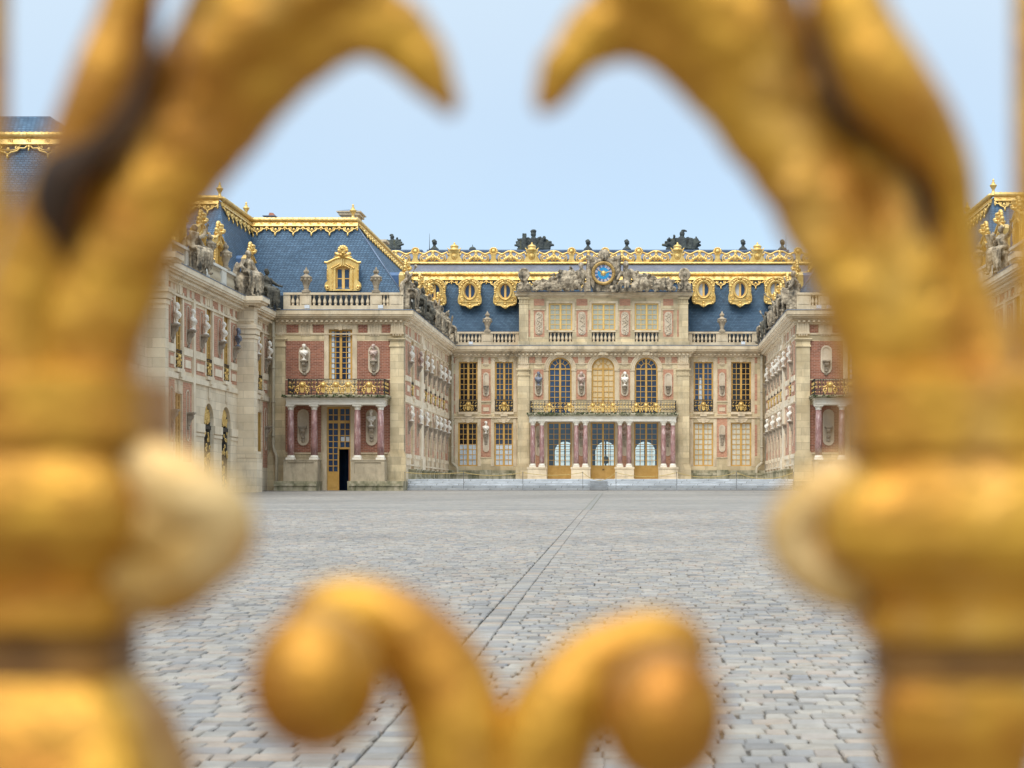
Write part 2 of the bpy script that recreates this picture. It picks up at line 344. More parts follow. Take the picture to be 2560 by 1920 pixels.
def railing(par, T, u0, u1, w0, w1, d, masks=(), posts=(), big=1.0, knobs=True):
    r = MB(); g = MB(); h = w1 - w0
    r.box(T, u0, u1, w1 - .05, w1, d - .035, d + .035); r.box(T, u0, u1, w0 + .03, w0 + .07, d - .02, d + .02)
    r.box(T, u0, u1, w1 - .17, w1 - .145, d - .012, d + .012)
    for p in (u0 + .025, u1 - .025, *posts): r.box(T, p - .022, p + .022, w0, w1 - .05, d - .022, d + .022)
    n = max(2, int((u1 - u0) / .25)); s = (u1 - u0) / n
    for i in range(n):
        m = u0 + s * (i + .5)
        r.box(T, m - s / 2 - .010, m - s / 2 + .010, w0 + .07, w1 - .05, d - .01, d + .01)
        for sg in (-1, 1):
            r.tube(scroll_pts(T, m, w0 + .62 * h, s * .40, sg, .9, d, 7), .017, 5); r.tube(scroll_pts(T, m, w0 + .30 * h, s * .42, sg, -.9, d, 7), .017, 5)
        if knobs:
            g.tube(scroll_pts(T, m, w0 + .46 * h, s * .36, 1 if i % 2 else -1, .8, d + .02, 6), .028, 5); g.tube([T(m - s * .3, w0 + .62 * h, d + .015), T(m + s * .3, w0 + .80 * h, d + .015)], .018, 4)
            g.ell(T(m + s * .25, w0 + .17 * h, d + .02), .035, 6); g.ell(T(m, w0 + .78 * h, d + .02), .028, 6)
    o = r.obj('railing', IRON, par)
    if knobs: g.obj('gilded_lattice', GILT, o)
    for m in masks:
        k = MB(); b = big
        k.ell(T(m, w0 + h * .62, d + .07), (.15 * b,) * 3, 10)
        k.prism(T, [(m - .13 * b, w0 + h * .44), (m + .13 * b, w0 + h * .44), (m + .12 * b, w0 + h * .16), (m, w0 + h * .10), (m - .12 * b, w0 + h * .16)], d + .02, d + .09)
        for a in range(9):
            t = PI * (a / 8) ; k.tube([T(m + .13 * b * math.cos(t), w0 + h * .62 + .13 * b * math.sin(t), d + .06), T(m + .25 * b * math.cos(t), w0 + h * .62 + .22 * b * math.sin(t), d + .04)], [.035 * b, .008], 5)
        for sg in (-1, 1):
            k.tube(scroll_pts(T, m + sg * .34 * b, w0 + .30 * h, .15 * b, sg, 1.0, d + .05, 8, 2.2), [.045 * b * (1 - .05 * q) for q in range(9)], 6)
            k.ell(T(m + sg * .30 * b, w0 + .09 * h, d + .05), .055 * b, 6)
            k.tube([T(m + sg * .18 * b, w0 + .55 * h, d + .05), T(m + sg * .32 * b, w0 + .50 * h, d + .05), T(m + sg * .42 * b, w0 + .40 * h, d + .05)], [.05 * b, .04 * b, .02], 6)
        k.obj('gilded_mask', GILT, o)
    return o
def column(par, x, y, z0, z1, r):
    H = z1 - z0; s = MB()
    s.lathe((x, y, z0), [(r * 1.0, .30), (r * 1.02, H * .3), (r * .97, H * .6), (r * .86, H - .36)], 18)
    o = s.obj('column', ROSE, par)
    c = MB(); c.lathe((x, y, z1 - .36), [(r * .86, 0), (r * .95, .03), (r * .9, .06), (r * .9, .14), (r * 1.15, .20), (r * 1.2, .25)], 16); c.bx(x - r * 1.3, x + r * 1.3, y - r * 1.3, y + r * 1.3, z1 - .11, z1 - .002); c.obj('capital', PALE, o)
    b = MB(); b.lathe((x, y, z0), [(r * 1.22, .14), (r * 1.27, .18), (r * 1.2, .22), (r * 1.12, .25), (r * 1.14, .28), (r * 1.02, .305)], 16); b.bx(x - r * 1.30, x + r * 1.30, y - r * 1.30, y + r * 1.30, z0, z0 + .142); b.obj('base', PALE, o)
def pilaster(par, T, a, b, zb, zt, base=1.6, d=.16):
    """stone pilaster: plinth, shaft, capital; its fluted block stands in the frieze above"""
    p = MB(); cap = zt - .60
    p.box(T, a, b, zb + base, cap, -.1, d)
    for k, (q, e, s) in enumerate(((0, .10, .07), (.10, .16, .03), (.16, .42, .012), (.42, .50, .08), (.50, .60, .14))): p.box(T, a - s, b + s, cap + q, cap + e - .002, -.1, d + s)
    p.box(T, a - .12, b + .12, zb + base - .30, zb + base - .16, -.1, d + .12); p.box(T, a - .06, b + .06, zb + base - .16, zb + base - .002, -.1, d + .06)
    p.box(T, a - .16, b + .16, zb, zb + base - .301, -.1, d + .16)
    return p.obj('pilaster', STONE, par)
CONS = None
def console_mesh():
    c = MB(); 
    T = lambda u, w, d: (u, -d, w)
    c.box(T, -.30, .30, -.09, 0, 0, .46); c.box(T, -.25, .25, -.16, -.091, 0, .40)
    prof = [(0, -.16), (.34, -.16), (.37, -.28), (.30, -.42), (.20, -.52), (.17, -.66), (.12, -.80), (.05, -.90), (.08, -1.0), (.03, -1.12), (0, -1.15)]
    c.prism(lambda u, w, d: (d, -u, w), prof, -.15, .15)
    c.ell((0, -.25, -.30), (.19, .12, .13), 8); c.ell((0, -.10, -.80), (.11, .07, .1), 8); c.ell((0, -.05, -1.08), (.07, .06, .08), 8)
    return c.mesh('console', CONSO)
# ---------------------------------------------------------------- carved figures: one continuous skin each
def fuse(name, mb, mat, vox, disp=0.0, dscale=.3, smooth=2):
    me = mb.mesh(name + '_raw', mat); o = bpy.data.objects.new(name + '_raw', me); COL.objects.link(o)
    r = o.modifiers.new('r', 'REMESH'); r.mode = 'VOXEL'; r.voxel_size = vox
    if smooth: s = o.modifiers.new('s', 'SMOOTH'); s.iterations = smooth; s.factor = .5
    if disp:
        t = bpy.data.textures.new(name, 'CLOUDS'); t.noise_scale = dscale; t.noise_depth = 2
        d = o.modifiers.new('d', 'DISPLACE'); d.texture = t; d.strength = disp; d.mid_level = .5; d.texture_coords = 'LOCAL'
    dg = bpy.context.evaluated_depsgraph_get(); out = bpy.data.meshes.new_from_object(o.evaluated_get(dg)); out.name = name
    bpy.data.objects.remove(o); out.materials.clear(); out.materials.append(mat)
    out.polygons.foreach_set('use_smooth', [True] * len(out.polygons)); return out
def with_mat(me, mat):
    c = me.copy(); c.materials.clear(); c.materials.append(mat); return c
def limb(b, pts, rad): b.tube(smooth_path(pts, 3), [a for a in smooth_path([(r, 0, 0) for r in rad], 3) for a in [a[0]]], 8)
def head(b, c, r=.15, look=(0, -1, 0), hair=True, beard=False, veil=False):
    L = Vector(look).normalized(); c = Vector(c); S = Vector((0, 0, 1)).cross(L)
    b.ell(c, (r * .86, r * .98, r * 1.22), 12); b.ell(c + L * r * .35 - Vector((0, 0, r * .55)), r * .62, 8)      # skull and jaw
    b.ell(c + L * r * 1.0 - Vector((0, 0, r * .10)), (r * .16, r * .20, r * .26), 6)                                # nose
    for s in (-1, 1):
        b.ell(c + L * r * .84 + S * s * r * .34 + Vector((0, 0, r * .22)), r * .20, 6); b.ell(c + S * s * r * .86 - Vector((0, 0, r * .05)), (r * .14, r * .2, r * .3), 6)
    if hair:
        b.ell(c - L * r * .25 + Vector((0, 0, r * .45)), (r * 1.0, r * 1.05, r * .95), 10)
        for k in range(9): a = k * .7; b.ell(c - L * r * .3 + S * math.cos(a) * r * .95 + Vector((0, 0, r * (.5 + .6 * math.sin(a)))), r * .33, 6)
    if beard: b.ell(c + L * r * .7 - Vector((0, 0, r * 1.05)), (r * .5, r * .4, r * .65), 8)
    if veil: b.ell(c - L * r * .45 + Vector((0, 0, r * .2)), (r * 1.25, r * 1.1, r * 1.5), 10); limb(b, [c - L * r * .9, c - L * r * 1.4 - Vector((0, 0, r * 3)), c - L * r * 1.2 - Vector((0, 0, r * 6))], [r * .9, r * 1.2, r * .8])
def seated(name, mat, arms='rest', lean=0., beard=False, veil=False, prop=None, twist=0.):
    """figure seated on a block over the edge of a balustrade; faces -y, feet at z = 0"""
    b = MB(); H = 1.28
    b.bx(-.62, .62, .0, .95, .0, H - .12)
    b.ell((0, .32, H + .10), (.40, .36, .30), 12)                                             # hips
    limb(b, [(0, .34, H + .1), (lean * .12, .30, H + .45), (lean * .22, .26, H + .80), (lean * .26, .26, H + .98)], [.33, .27, .31, .13])
    b.ell((lean * .22, .26, H + .78), (.40, .22, .20), 10)
    limb(b, [(lean * .26, .26, H + .95), (lean * .28, .22, H + 1.12)], [.10, .085])
    head(b, (lean * .30, .18, H + 1.28), .165, (twist, -1, -.1), True, beard, veil)
    for s in (-1, 1):
        k = .26 * s + lean * .05
        limb(b, [(.2 * s, .28, H + .1), (k, -.22, H + .12), (k * 1.1, -.50, H + .02)], [.24, .20, .15])
        limb(b, [(k * 1.1, -.48, H + .02), (k * 1.15, -.46, H - .5), (k * 1.2 + .05 * s, -.42, .16)], [.155, .13, .085])
        b.ell((k * 1.2 + .06 * s, -.56, .07), (.09, .2, .08), 8)
    sh = [(-.36 + lean * .22, .26, H + .84), (.36 + lean * .22, .26, H + .84)]
    A = {'rest': [[(-.58, .18, H + .52), (-.50, -.12, H + .28), (-.42, -.3, H + .24)], [(.62, .2, H + .5), (.60, -.05, H + .22), (.50, -.2, H + .18)]],
         'out': [[(-.5, .1, H + .5), (-.34, -.15, H + .35), (-.1, -.25, H + .34)], [(.62, .1, H + .62), (.95, .0, H + .48), (1.30, -.05, H + .44)]],
         'up': [[(-.62, .2, H + .5), (-.6, -.05, H + .2), (-.5, -.2, H + .15)], [(.62, .22, H + 1.0), (.74, .15, H + 1.36), (.80, .08, H + 1.62)]],
         'horn': [[(-.62, .1, H + .8), (-.78, -.05, H + 1.05), (-.7, -.15, H + 1.2)], [(.6, .15, H + .5), (.4, -.15, H + .4), (.15, -.25, H + .5)]]}[arms]
    for s0, a in zip(sh, A): limb(b, [s0, *a], [.135, .115, .09, .07]); b.ell(a[-1], .085, 8)
    # drapery: hanging folds over the lap, a mantle behind
    for k in range(7):
        x = -.48 + .16 * k; limb(b, [(x, .1, H + .22), (x * 1.05, -.42, H + .10), (x * 1.1, -.46, H - .35), (x * 1.15 + .04 * (k % 2), -.42, .30 + .1 * (k % 3))], [.12, .10, .085, .055])
    limb(b, [(-.4, .3, H + .9), (.1, .02, H + .62), (.48, .12, H + .2)], [.12, .11, .14])
    limb(b, [(-.5, .45, H + .7), (-.66, .5, H + .2), (-.70, .45, .5)], [.16, .2, .14])
    if prop == 'shield': b.ell((.62, -.1, H - .35), (.12, .40, .52), 10)
    if prop == 'sheaf':
        for k in range(6): limb(b, [(-.6, -.1, H + .1), (-.75 + .06 * k, -.15, H + .6), (-.95 + .14 * k, -.2, H + 1.05)], [.06, .06, .07])
    if prop == 'lion': b.ell((-.62, -.25, .55), (.28, .4, .34), 8); head(b, (-.62, -.62, .85), .24, (0, -1, -.2), True)
    if prop == 'wing':
        for k in range(6): limb(b, [(.2, .45, H + .8), (.35 + .08 * k, .6, H + .95 - .16 * k), (.5 + .10 * k, .75, H + 1.1 - .34 * k)], [.08, .09, .03])
    if prop == 'trumpet': limb(b, [(-.55, -.1, H + 1.18), (-1.1, -.35, H + 1.45), (-1.5, -.5, H + 1.7)], [.035, .045, .12])
    b.ell((0, .30, H - .05), (.62, .42, .30), 10); b.ell((.05, -.1, H - .12), (.52, .40, .26), 10)
    return fuse(name, b, mat, .042, .10, .14, 2)
ST = {}
def statues():
    ST['a'] = seated('seated_a', OLDST, 'rest', .2, prop='shield', twist=.5)
    ST['b'] = seated('seated_b', DARKST, 'out', .3, prop=None, twist=.8)
    ST['c'] = seated('seated_c', OLDST, 'horn', -.2, True, prop='trumpet', twist=-.5)
    ST['d'] = seated('seated_d', OLDST, 'up', -.4, prop='sheaf', twist=-.3)
    ST['e'] = seated('seated_e', DARKST, 'rest', -.5, True, prop='lion', twist=.2)
    ST['f'] = seated('seated_f', OLDST, 'out', -.2, False, True, prop='wing', twist=.3)
BU = []
def busts():
    for v in range(4):
        b = MB(); b.lathe((0, 0, 0), [(.17, 0), (.17, .05), (.08, .09), (.055, .15), (.09, .20), (.08, .24)], 12)
        limb(b, [(0, 0, .20), (0, -.01, .34), (0, -.01, .48)], [.07, .155, .20]); b.ell((0, -.05, .48), (.28, .17, .17), 10); b.ell((0, -.03, .36), (.19, .13, .13), 10)
        for s in (-1, 1): b.ell((s * .18, .01, .56), (.12, .12, .11), 8); limb(b, [(s * .05, 0, .62), (s * .23, .01, .56), (s * .22, .0, .46)], [.07, .085, .06])
        limb(b, [(-.27, -.02, .60), (-.02, -.19, .46), (.16, -.13, .30)], [.06, .055, .04])
        if v % 2: limb(b, [(.27, -.02, .62), (.03, -.19, .5), (-.16, -.12, .32)], [.06, .055, .04])
        tw = (.5, -.2, .7, -.5)[v]
        limb(b, [(0, .02, .60), (tw * .02, -.01, .86)], [.085, .068])
        head(b, (tw * .05, -.03, .93), .122, (tw, -1, 0), True, v in (1, 3))
        BU.append(fuse('bust%d' % v, b, WHITE, .018, .012, .07, 1))
URN = TALLURN = FINIAL = CLUB = None
def ornaments():
    global URN, TALLURN, FINIAL, CLUB
    u = MB(); u.bx(-.27, .27, -.27, .27, 0, .14); u.lathe((0, 0, 0), [(.24, .14), (.20, .20), (.15, .30), (.20, .36), (.17, .42), (.24, .60), (.33, .85), (.38, 1.02), (.42, 1.07), (.42, 1.13), (.30, 1.17), (.20, 1.24), (.13, 1.30), (.13, 1.40)], 14)
    for k in range(8):
        a = 2 * PI * k / 8; u.ell((.34 * math.cos(a), .34 * math.sin(a), .92), (.09, .09, .12), 6); u.ell((.14 * math.cos(a), .14 * math.sin(a), 1.48), (.07, .07, .12), 6)
    u.ell((0, 0, 1.56), (.12, .12, .20), 8); u.ell((0, 0, 1.74), (.05, .05, .10), 6); URN = u.mesh('urn', URNST)
    f = MB(); f.lathe((0, 0, 0), [(.42, 0), (.40, .10), (.20, .28), (.13, .38), (.13, .50), (.20, .56)], 12)
    for k in range(10): a = k * 2.4; f.ell((.13 * math.cos(a), .13 * math.sin(a), .62 + .05 * (k % 5)), (.12, .12, .14), 6)
    f.ell((0, 0, .80), (.17, .17, .22), 8); FINIAL = f.mesh('ridge_urn', GREYST)
    c = MB(); c.lathe((0, 0, 0), [(.30, 0), (.30, .10), (.17, .18), (.10, .34), (.10, .48), (.15, .56), (.24, .72), (.27, .78), (.20, .82), (.11, .90), (.13, .96), (.05, 1.04), (.09, 1.12), (.02, 1.26)], 12); CLUB = c.mesh('gilt_finial', GILT)
def trophy(kind):
    b = MB(); b.ell((0, .2, .15), (1.6, .4, .45), 12); rr = random.Random(kind)
    for k in range(13):                    # spread of flags and palms behind
        a = PI * (k + 1) / 14; l = 1.15 + .75 * abs(math.cos(a)) + rr.uniform(-.12, .12); limb(b, [(.4 * math.cos(a), .3, .2), (l * .7 * math.cos(a), .25, .25 + .62 * l * math.sin(a)), (l * math.cos(a), .2, .25 + .85 * l * math.sin(a) * (.8 if kind else .78))], [.22, .20, .09])
    if kind == 0:
        limb(b, [(0, 0, .1), (0, 0, .8), (0, 0, 1.25)], [.42, .36, .20]); b.ell((0, 0, 1.5), (.26, .26, .30), 10); b.ell((0, 0, 1.78), (.32, .26, .18), 8)
        limb(b, [(-.8, 0, .1), (-.85, 0, .9), (-.8, 0, 1.2)], [.3, .26, .16]); b.bx(-1.02, -.66, -.14, .14, 1.15, 1.58)
        for k in range(5): limb(b, [(-.8, .1, .1), (-1.15 - .09 * k, .1, .6), (-1.48 + .05 * k, .1, 1.15 - .14 * k)], [.16, .12, .06])
        limb(b, [(.7, 0, .1), (.75, 0, .8), (.85, 0, 1.05)], [.32, .24, .18]); b.ell((1.0, 0, 1.15), (.18, .14, .2), 8); b.ell((.65, 0, 1.15), (.14, .12, .18), 8)
        for k in range(5): limb(b, [(.8, .1, .15), (1.15, .1, .62 - .10 * k), (1.55 + .05 * (k % 2), .1, .82 - .19 * k)], [.14, .12, .06])
    else:
        limb(b, [(0, 0, .1), (-.05, 0, .9), (-.05, 0, 1.3)], [.6, .42, .24]); b.ell((-.02, 0, 1.55), (.25, .25, .3), 10); b.ell((.12, -.05, 1.84), (.28, .14, .10), 8); b.ell((.34, -.08, 1.78), (.12, .1, .08), 6)
        for k in range(4): limb(b, [(-.6, 0, .1), (-.75 - .12 * k, 0, .6), (-.72 - .22 * k, 0, 1.22 - .22 * k)], [.2, .15, .08])
        b.ell((-.75, 0, 1.3), (.13, .13, .22), 8); b.ell((-1.22, 0, 1.06), (.11, .11, .2), 8)
        limb(b, [(.75, 0, .1), (.8, 0, .8), (.75, 0, 1.15)], [.33, .27, .2])
        for k in range(4): limb(b, [(1.0, 0, .1), (1.2 + .05 * k, 0, .7), (1.3 + .12 * k, 0, 1.3 - .16 * k)], [.2, .16, .07])
    return fuse('trophy%d' % kind, b, GREYST, .04, .09, .15, 1)
# ---------------------------------------------------------------- gilded roof trim along an edge of a sloping roof
def gilt_trim(par, A, B, down, out, fringe=True, per=1.18, hf=.36, name='gilded_frieze', k=1.0):
    """rope moulding, plain band with rosettes, pierced fringe: A->B the upper edge, down the slope, out its normal"""
    A, B, down, out = Vector(A), Vector(B), Vector(down).normalized(), Vector(out).normalized(); L = (B - A).length; e = (B - A).normalized()
    P = lambda u, v, n: tuple(A + e * u + down * v + out * n)
    m = MB(); nn = max(8, int(L / .16)); 
    m.tube([P(L * i / nn, .02 * k, .14 + .02 * (i % 2)) for i in range(nn + 1)], [.17 * k + .022 * (i % 2) for i in range(nn + 1)], 8)
    for i in range(int(L / .42)):
        u = .42 * (i + .3); m.tube([P(u, -.16 * k, .14), P(u + .14, .0, .34), P(u + .3, .2 * k, .16)], .035, 5)
    def slab(v0, v1, n0, n1, u0=0., u1=L):
        m.add([P(u, v, n) for n in (n0, n1) for v in (v0, v1) for u in (u0, u1)], [(0, 1, 3, 2), (4, 5, 7, 6), (0, 1, 5, 4), (2, 3, 7, 6), (0, 2, 6, 4), (1, 3, 7, 5)])
    b0, b1 = .20 * k, (.20 + hf) * k
    slab(b0, b1, -.05, .10); slab(b1 - .06, b1 + .04, -.05, .16)
    for i in range(int(L / (per / 2))):
        u = per / 2 * (i + .5); c = Vector(P(u, (b0 + b1) / 2 - .02, .12)); q = [P(u + .12 * math.cos(a * PI / 5), (b0 + b1) / 2 - .02 + .12 * math.sin(a * PI / 5), .12) for a in range(11)]; m.tube(q, .028, 5); m.ell(c, .05, 6)
    if fringe:
        v = b1 + .04; n = max(1, int(L / per)); s = L / n
        for i in range(n):
            c = s * (i + .5)
            for sg in (-1, 1):
                m.tube([P(c + sg * s * .48, v, .06), P(c + sg * s * .40, v + .22, .06), P(c + sg * s * .28, v + .20, .06), P(c + sg * s * .22, v + .38, .06), P(c + sg * s * .07, v + .48, .06), P(c, v + .64, .06)], .052, 5)
                m.tube(scroll_pts(lambda a, b, d: P(a, b, d), c + sg * s * .20, v + .14, .13, sg, .9, .06, 7), .038, 5)
                m.tube([P(c + sg * s * .30, v, .06), P(c + sg * s * .18, v + .30, .06), P(c + sg * .03, v + .36, .06)], .036, 5)
            m.ell(P(c, v + .30, .07), (.11, .07, .13), 8); m.ell(P(c, v + .74, .06), (.07, .05, .13), 6); m.ell(P(c, v + .60, .06), .07, 6)
            m.ell(P(c + s * .5, v + .14, .06), (.07, .05, .14), 6); m.ell(P(c + s * .5, v + .30, .06), (.05, .04, .09), 6)
    return m.obj(name, GILT, par)
# ---------------------------------------------------------------- gilded attic windows
def interp(pts, n):
    out = []; ls = [0]
    for p, q in zip(pts, pts[1:]): ls.append(ls[-1] + math.dist(p, q))
    for i in range(n):
        t = ls[-1] * i / (n - 1); k = max(j for j in range(len(ls)) if ls[j] <= t + 1e-9); k = min(k, len(pts) - 2)
        f = (t - ls[k]) / max(1e-9, ls[k + 1] - ls[k]); out.append(tuple(a + (b - a) * f for a, b in zip(pts[k], pts[k + 1])))
    return out
def oculus(par, T, m, w, s, left=None, right=None):
    """oval gilded window; (m, w) its centre, s metres per photo pixel"""
    half = [(0, 151), (-62, 140), (-112, 108), (-136, 70), (-120, 30), (-118, -20), (-134, -70), (-139, -112), (-136, -150), (-102, -172), (-52, -176), (-26, -198), (0, -212)]
    q = s / 4.879; half = [(x * q, y * q) for x, y in smooth_path([(*p, 0) for p in half], 2) for x, y in [(x, y)]] if False else [(p[0] * q, p[1] * q) for p in half]
    O = interp(half, 25); O = O + [(-x, y) for x, y in O[-2:0:-1]]; n = len(O)
    I = [(-69 * q * math.sin(2 * PI * i / n), 90 * q * math.cos(2 * PI * i / n)) for i in range(n)]
    R = MB(); o = [(m + x, w + y) for x, y in O]; i_ = [(m + x, w + y) for x, y in I]; mid = [(m + x * 1.22, w + y * 1.17) for x, y in I]
    R.strip(T, o, mid, -1.0, .16, True); R.strip(T, mid, i_, -.9, .26, True)
    R.tube([T(a, b, .26) for a, b in mid + mid[:1]], .055, 6); R.tube([T(a, b, .16) for a, b in o + o[:1]], .06, 6)
    for sg in (-1, 1):
        R.tube(scroll_pts(T, m + sg * 92 * q, w - 100 * q, 34 * q, sg, 1.2, .17, 9), .05, 5)
        for k in range(4): R.ell(T(m + sg * (122) * q, w + (44 - 22 * k) * q, .14), (.13, .13, .09), 6)
        for k in range(5): R.ell(T(m + sg * (34 + 20 * k) * q, w + (118 - 5 * k * k) * q, .2), .10, 6)
        R.ell(T(m + sg * 112 * q, w - 160 * q, .14), .14, 8)
    R.box(T, m - 128 * q, m + 128 * q, w - 136 * q, w - 124 * q, .1, .24); R.ell(T(m, w + 134 * q, .24), (.2, .16, .17), 8); R.ell(T(m, w - 196 * q, .18), (.16, .12, .18), 8); R.ell(T(m, w - 156 * q, .17), (.14, .08, .1), 8)
    d = R.obj('dormer', GILT, par)
    f = MB(); f.box(T, m - .09, m + .09, w - 80 * q, w + 80 * q, -.14, -.04); f.strip(T, [(m + x * .99, w + y * .99) for x, y in I], [(m + x * .86, w + y * .9) for x, y in I], -.15, -.05, True); fo = f.obj('window', OCHRE2, d)
    for sg, c in ((-1, left), (1, right)):
        g = MB(); g.quad(T, (m, w - 91 * q, -.12), (m + sg * 70 * q, w - 91 * q, -.12), (m + sg * 70 * q, w + 91 * q, -.12), (m, w + 91 * q, -.12)); g.obj('pane', c or PANEB, d)
def big_dormer(par, T, m, w0, s, depth=1.6, crest=True):
    """arched gilded dormer with side scrolls; (m, w0) foot of its centre line, s metres per photo pixel"""
    q = s / 11.85; Y = lambda y: w0 + (1520 - y) * q
    pr = [((-320, 1520), (-215, 1500)), ((-490, 1512), (-215, 1460)), ((-542, 1420), (-215, 1400)), ((-525, 1300), (-215, 1300)), ((-440, 1200), (-215, 1200)), ((-448, 1050), (-215, 1050)), ((-458, 880), (-215, 885)), ((-478, 700), (-188, 850)), ((-345, 635), (-130, 815)), ((-180, 562), (-70, 800)), ((0, 535), (0, 795))]
    A = [(m + a[0] * q, Y(a[1])) for a, b in pr]; B = [(m + b[0] * q, Y(b[1])) for a, b in pr]
    A2 = A + [(2 * m - x, y) for x, y in A[-2::-1]]; B2 = B + [(2 * m - x, y) for x, y in B[-2::-1]]
    R = MB(); R.strip(T, A2, B2, -.30, .12)
    top = [(-545, 678), (-450, 682), (-350, 632), (-180, 556), (0, 530), (180, 556), (350, 632), (450, 682), (545, 678)]
    R.tube([T(m + x * q, Y(y), .14) for x, y in smooth_path([(a, b) for a, b in top], 4)], .085, 7)
    R.tube([T(m + x * q, Y(y) , .10) for x, y in smooth_path([(-300, 870), (-215, 850), (-120, 795), (0, 770), (120, 795), (215, 850), (300, 870)], 4)], .06, 6)
    R.box(T, m - 290 * q, m + 290 * q, Y(1522), Y(1470), -.3, .18)
    for sg in (-1, 1):
        R.tube(scroll_pts(T, m + sg * 455 * q, Y(1430), 70 * q, sg, 1.3, .14, 10), .06, 6)
        for k in range(8): R.ell(T(m + sg * 452 * q, Y(900 + 40 * k), .10), (.08, .08, .05), 6)
        for k in range(16): R.ell(T(m + sg * 300 * q, Y(890 + 38 * k), .13), (.06, .06, .045), 6)
        for k in range(6): R.ell(T(m + sg * (110 + 42 * k) * q, Y(735 + 22 * k), .15), (.075, .075, .075), 6)
        R.box(T, m + sg * 30 * q - .05, m + sg * 30 * q + .05, Y(760), Y(570), .1, .2)
    d = R.obj('dormer', GILT, par)
    if crest:
        C = MB(); c = lambda x, y, z=.05: T(m + x * q, Y(y), z)
        C.ell(c(0, 480), (.32, .32, .20), 8); C.ell(c(0, 360, .14), (.24, .3, .24), 10); C.ell(c(0, 290, .25), (.16, .34, .12), 8); C.ell(c(30, 420, .38), (.14, .22, .12), 8); C.ell(c(-30, 470, .34), (.16, .2, .1), 8); C.ell(c(0, 365, .3), (.11, .11, .11), 8)
        for k in range(7): a = PI * (k + .0) / 6; C.ell(c(115 * math.cos(a), 320 - 110 * math.sin(a), .06), (.13, .12, .13), 8)
        for sg in (-1, 1):
            C.tube([c(sg * 60, 490), c(sg * 150, 440), c(sg * 240, 400)], [.14, .16, .10], 7); C.tube([c(sg * 60, 510), c(sg * 160, 500), c(sg * 270, 515)], [.10, .11, .05], 7)
        C.obj('crest', GILT, d)
    f = MB(); a, b, lo, hi = m - 214 * q, m + 214 * q, Y(1478), Y(800)
    zz = -.22
    f.box(T, a, a + .10, lo, hi, zz, zz + .08); f.box(T, b - .10, b, lo, hi, zz, zz + .08); f.box(T, m - .10, m + .10, lo, hi, zz, zz + .10); f.box(T, a + .1, m - .1, Y(1145) - .03, Y(1145) + .03, zz, zz + .06); f.box(T, m + .1, b - .1, Y(1145) - .03, Y(1145) + .03, zz, zz + .06)
    f.box(T, a + .1, m - .1, Y(870), hi, zz, zz + .07); f.box(T, m + .1, b - .1, Y(870), hi, zz, zz + .07)
    fo = f.obj('window', OCHRE2, d); g = MB(); g.quad(T, (a, lo, zz + .02), (b, lo, zz + .02), (b, hi, zz + .02), (a, hi, zz + .02)); g.obj('pane', PANEB, d)
    if depth:
        k = MB(); w = 430 * q; o = [(m - w, w0), (m - w, Y(700)), (m - 180 * q, Y(580)), (m + 180 * q, Y(580)), (m + w, Y(700)), (m + w, w0)]
        k.strip(T, o, [(m + (x - m) * .96, w0 + (y - w0) * .97) for x, y in o], -depth, -.302); k.obj('cheek', BLUEC, d)
    return d
ORD = ['first', 'second', 'third', 'fourth', 'fifth', 'sixth', 'seventh', 'eighth', 'ninth', 'tenth', 'eleventh', 'twelfth']
def bust(loc, rz, v, mat, label, s=1.0):
    key = (v, mat.name)
    if key not in bust.m: bust.m[key] = BU[v] if mat is WHITE else with_mat(BU[v], mat)
    o = put('bust', bust.m[key], loc, rz, None, s); tag(o, label, 'bust', 'busts on wall consoles')
bust.m = {}
def console(par, loc, rz, s=1.0): return put('console', CONS, loc, rz, par, s)

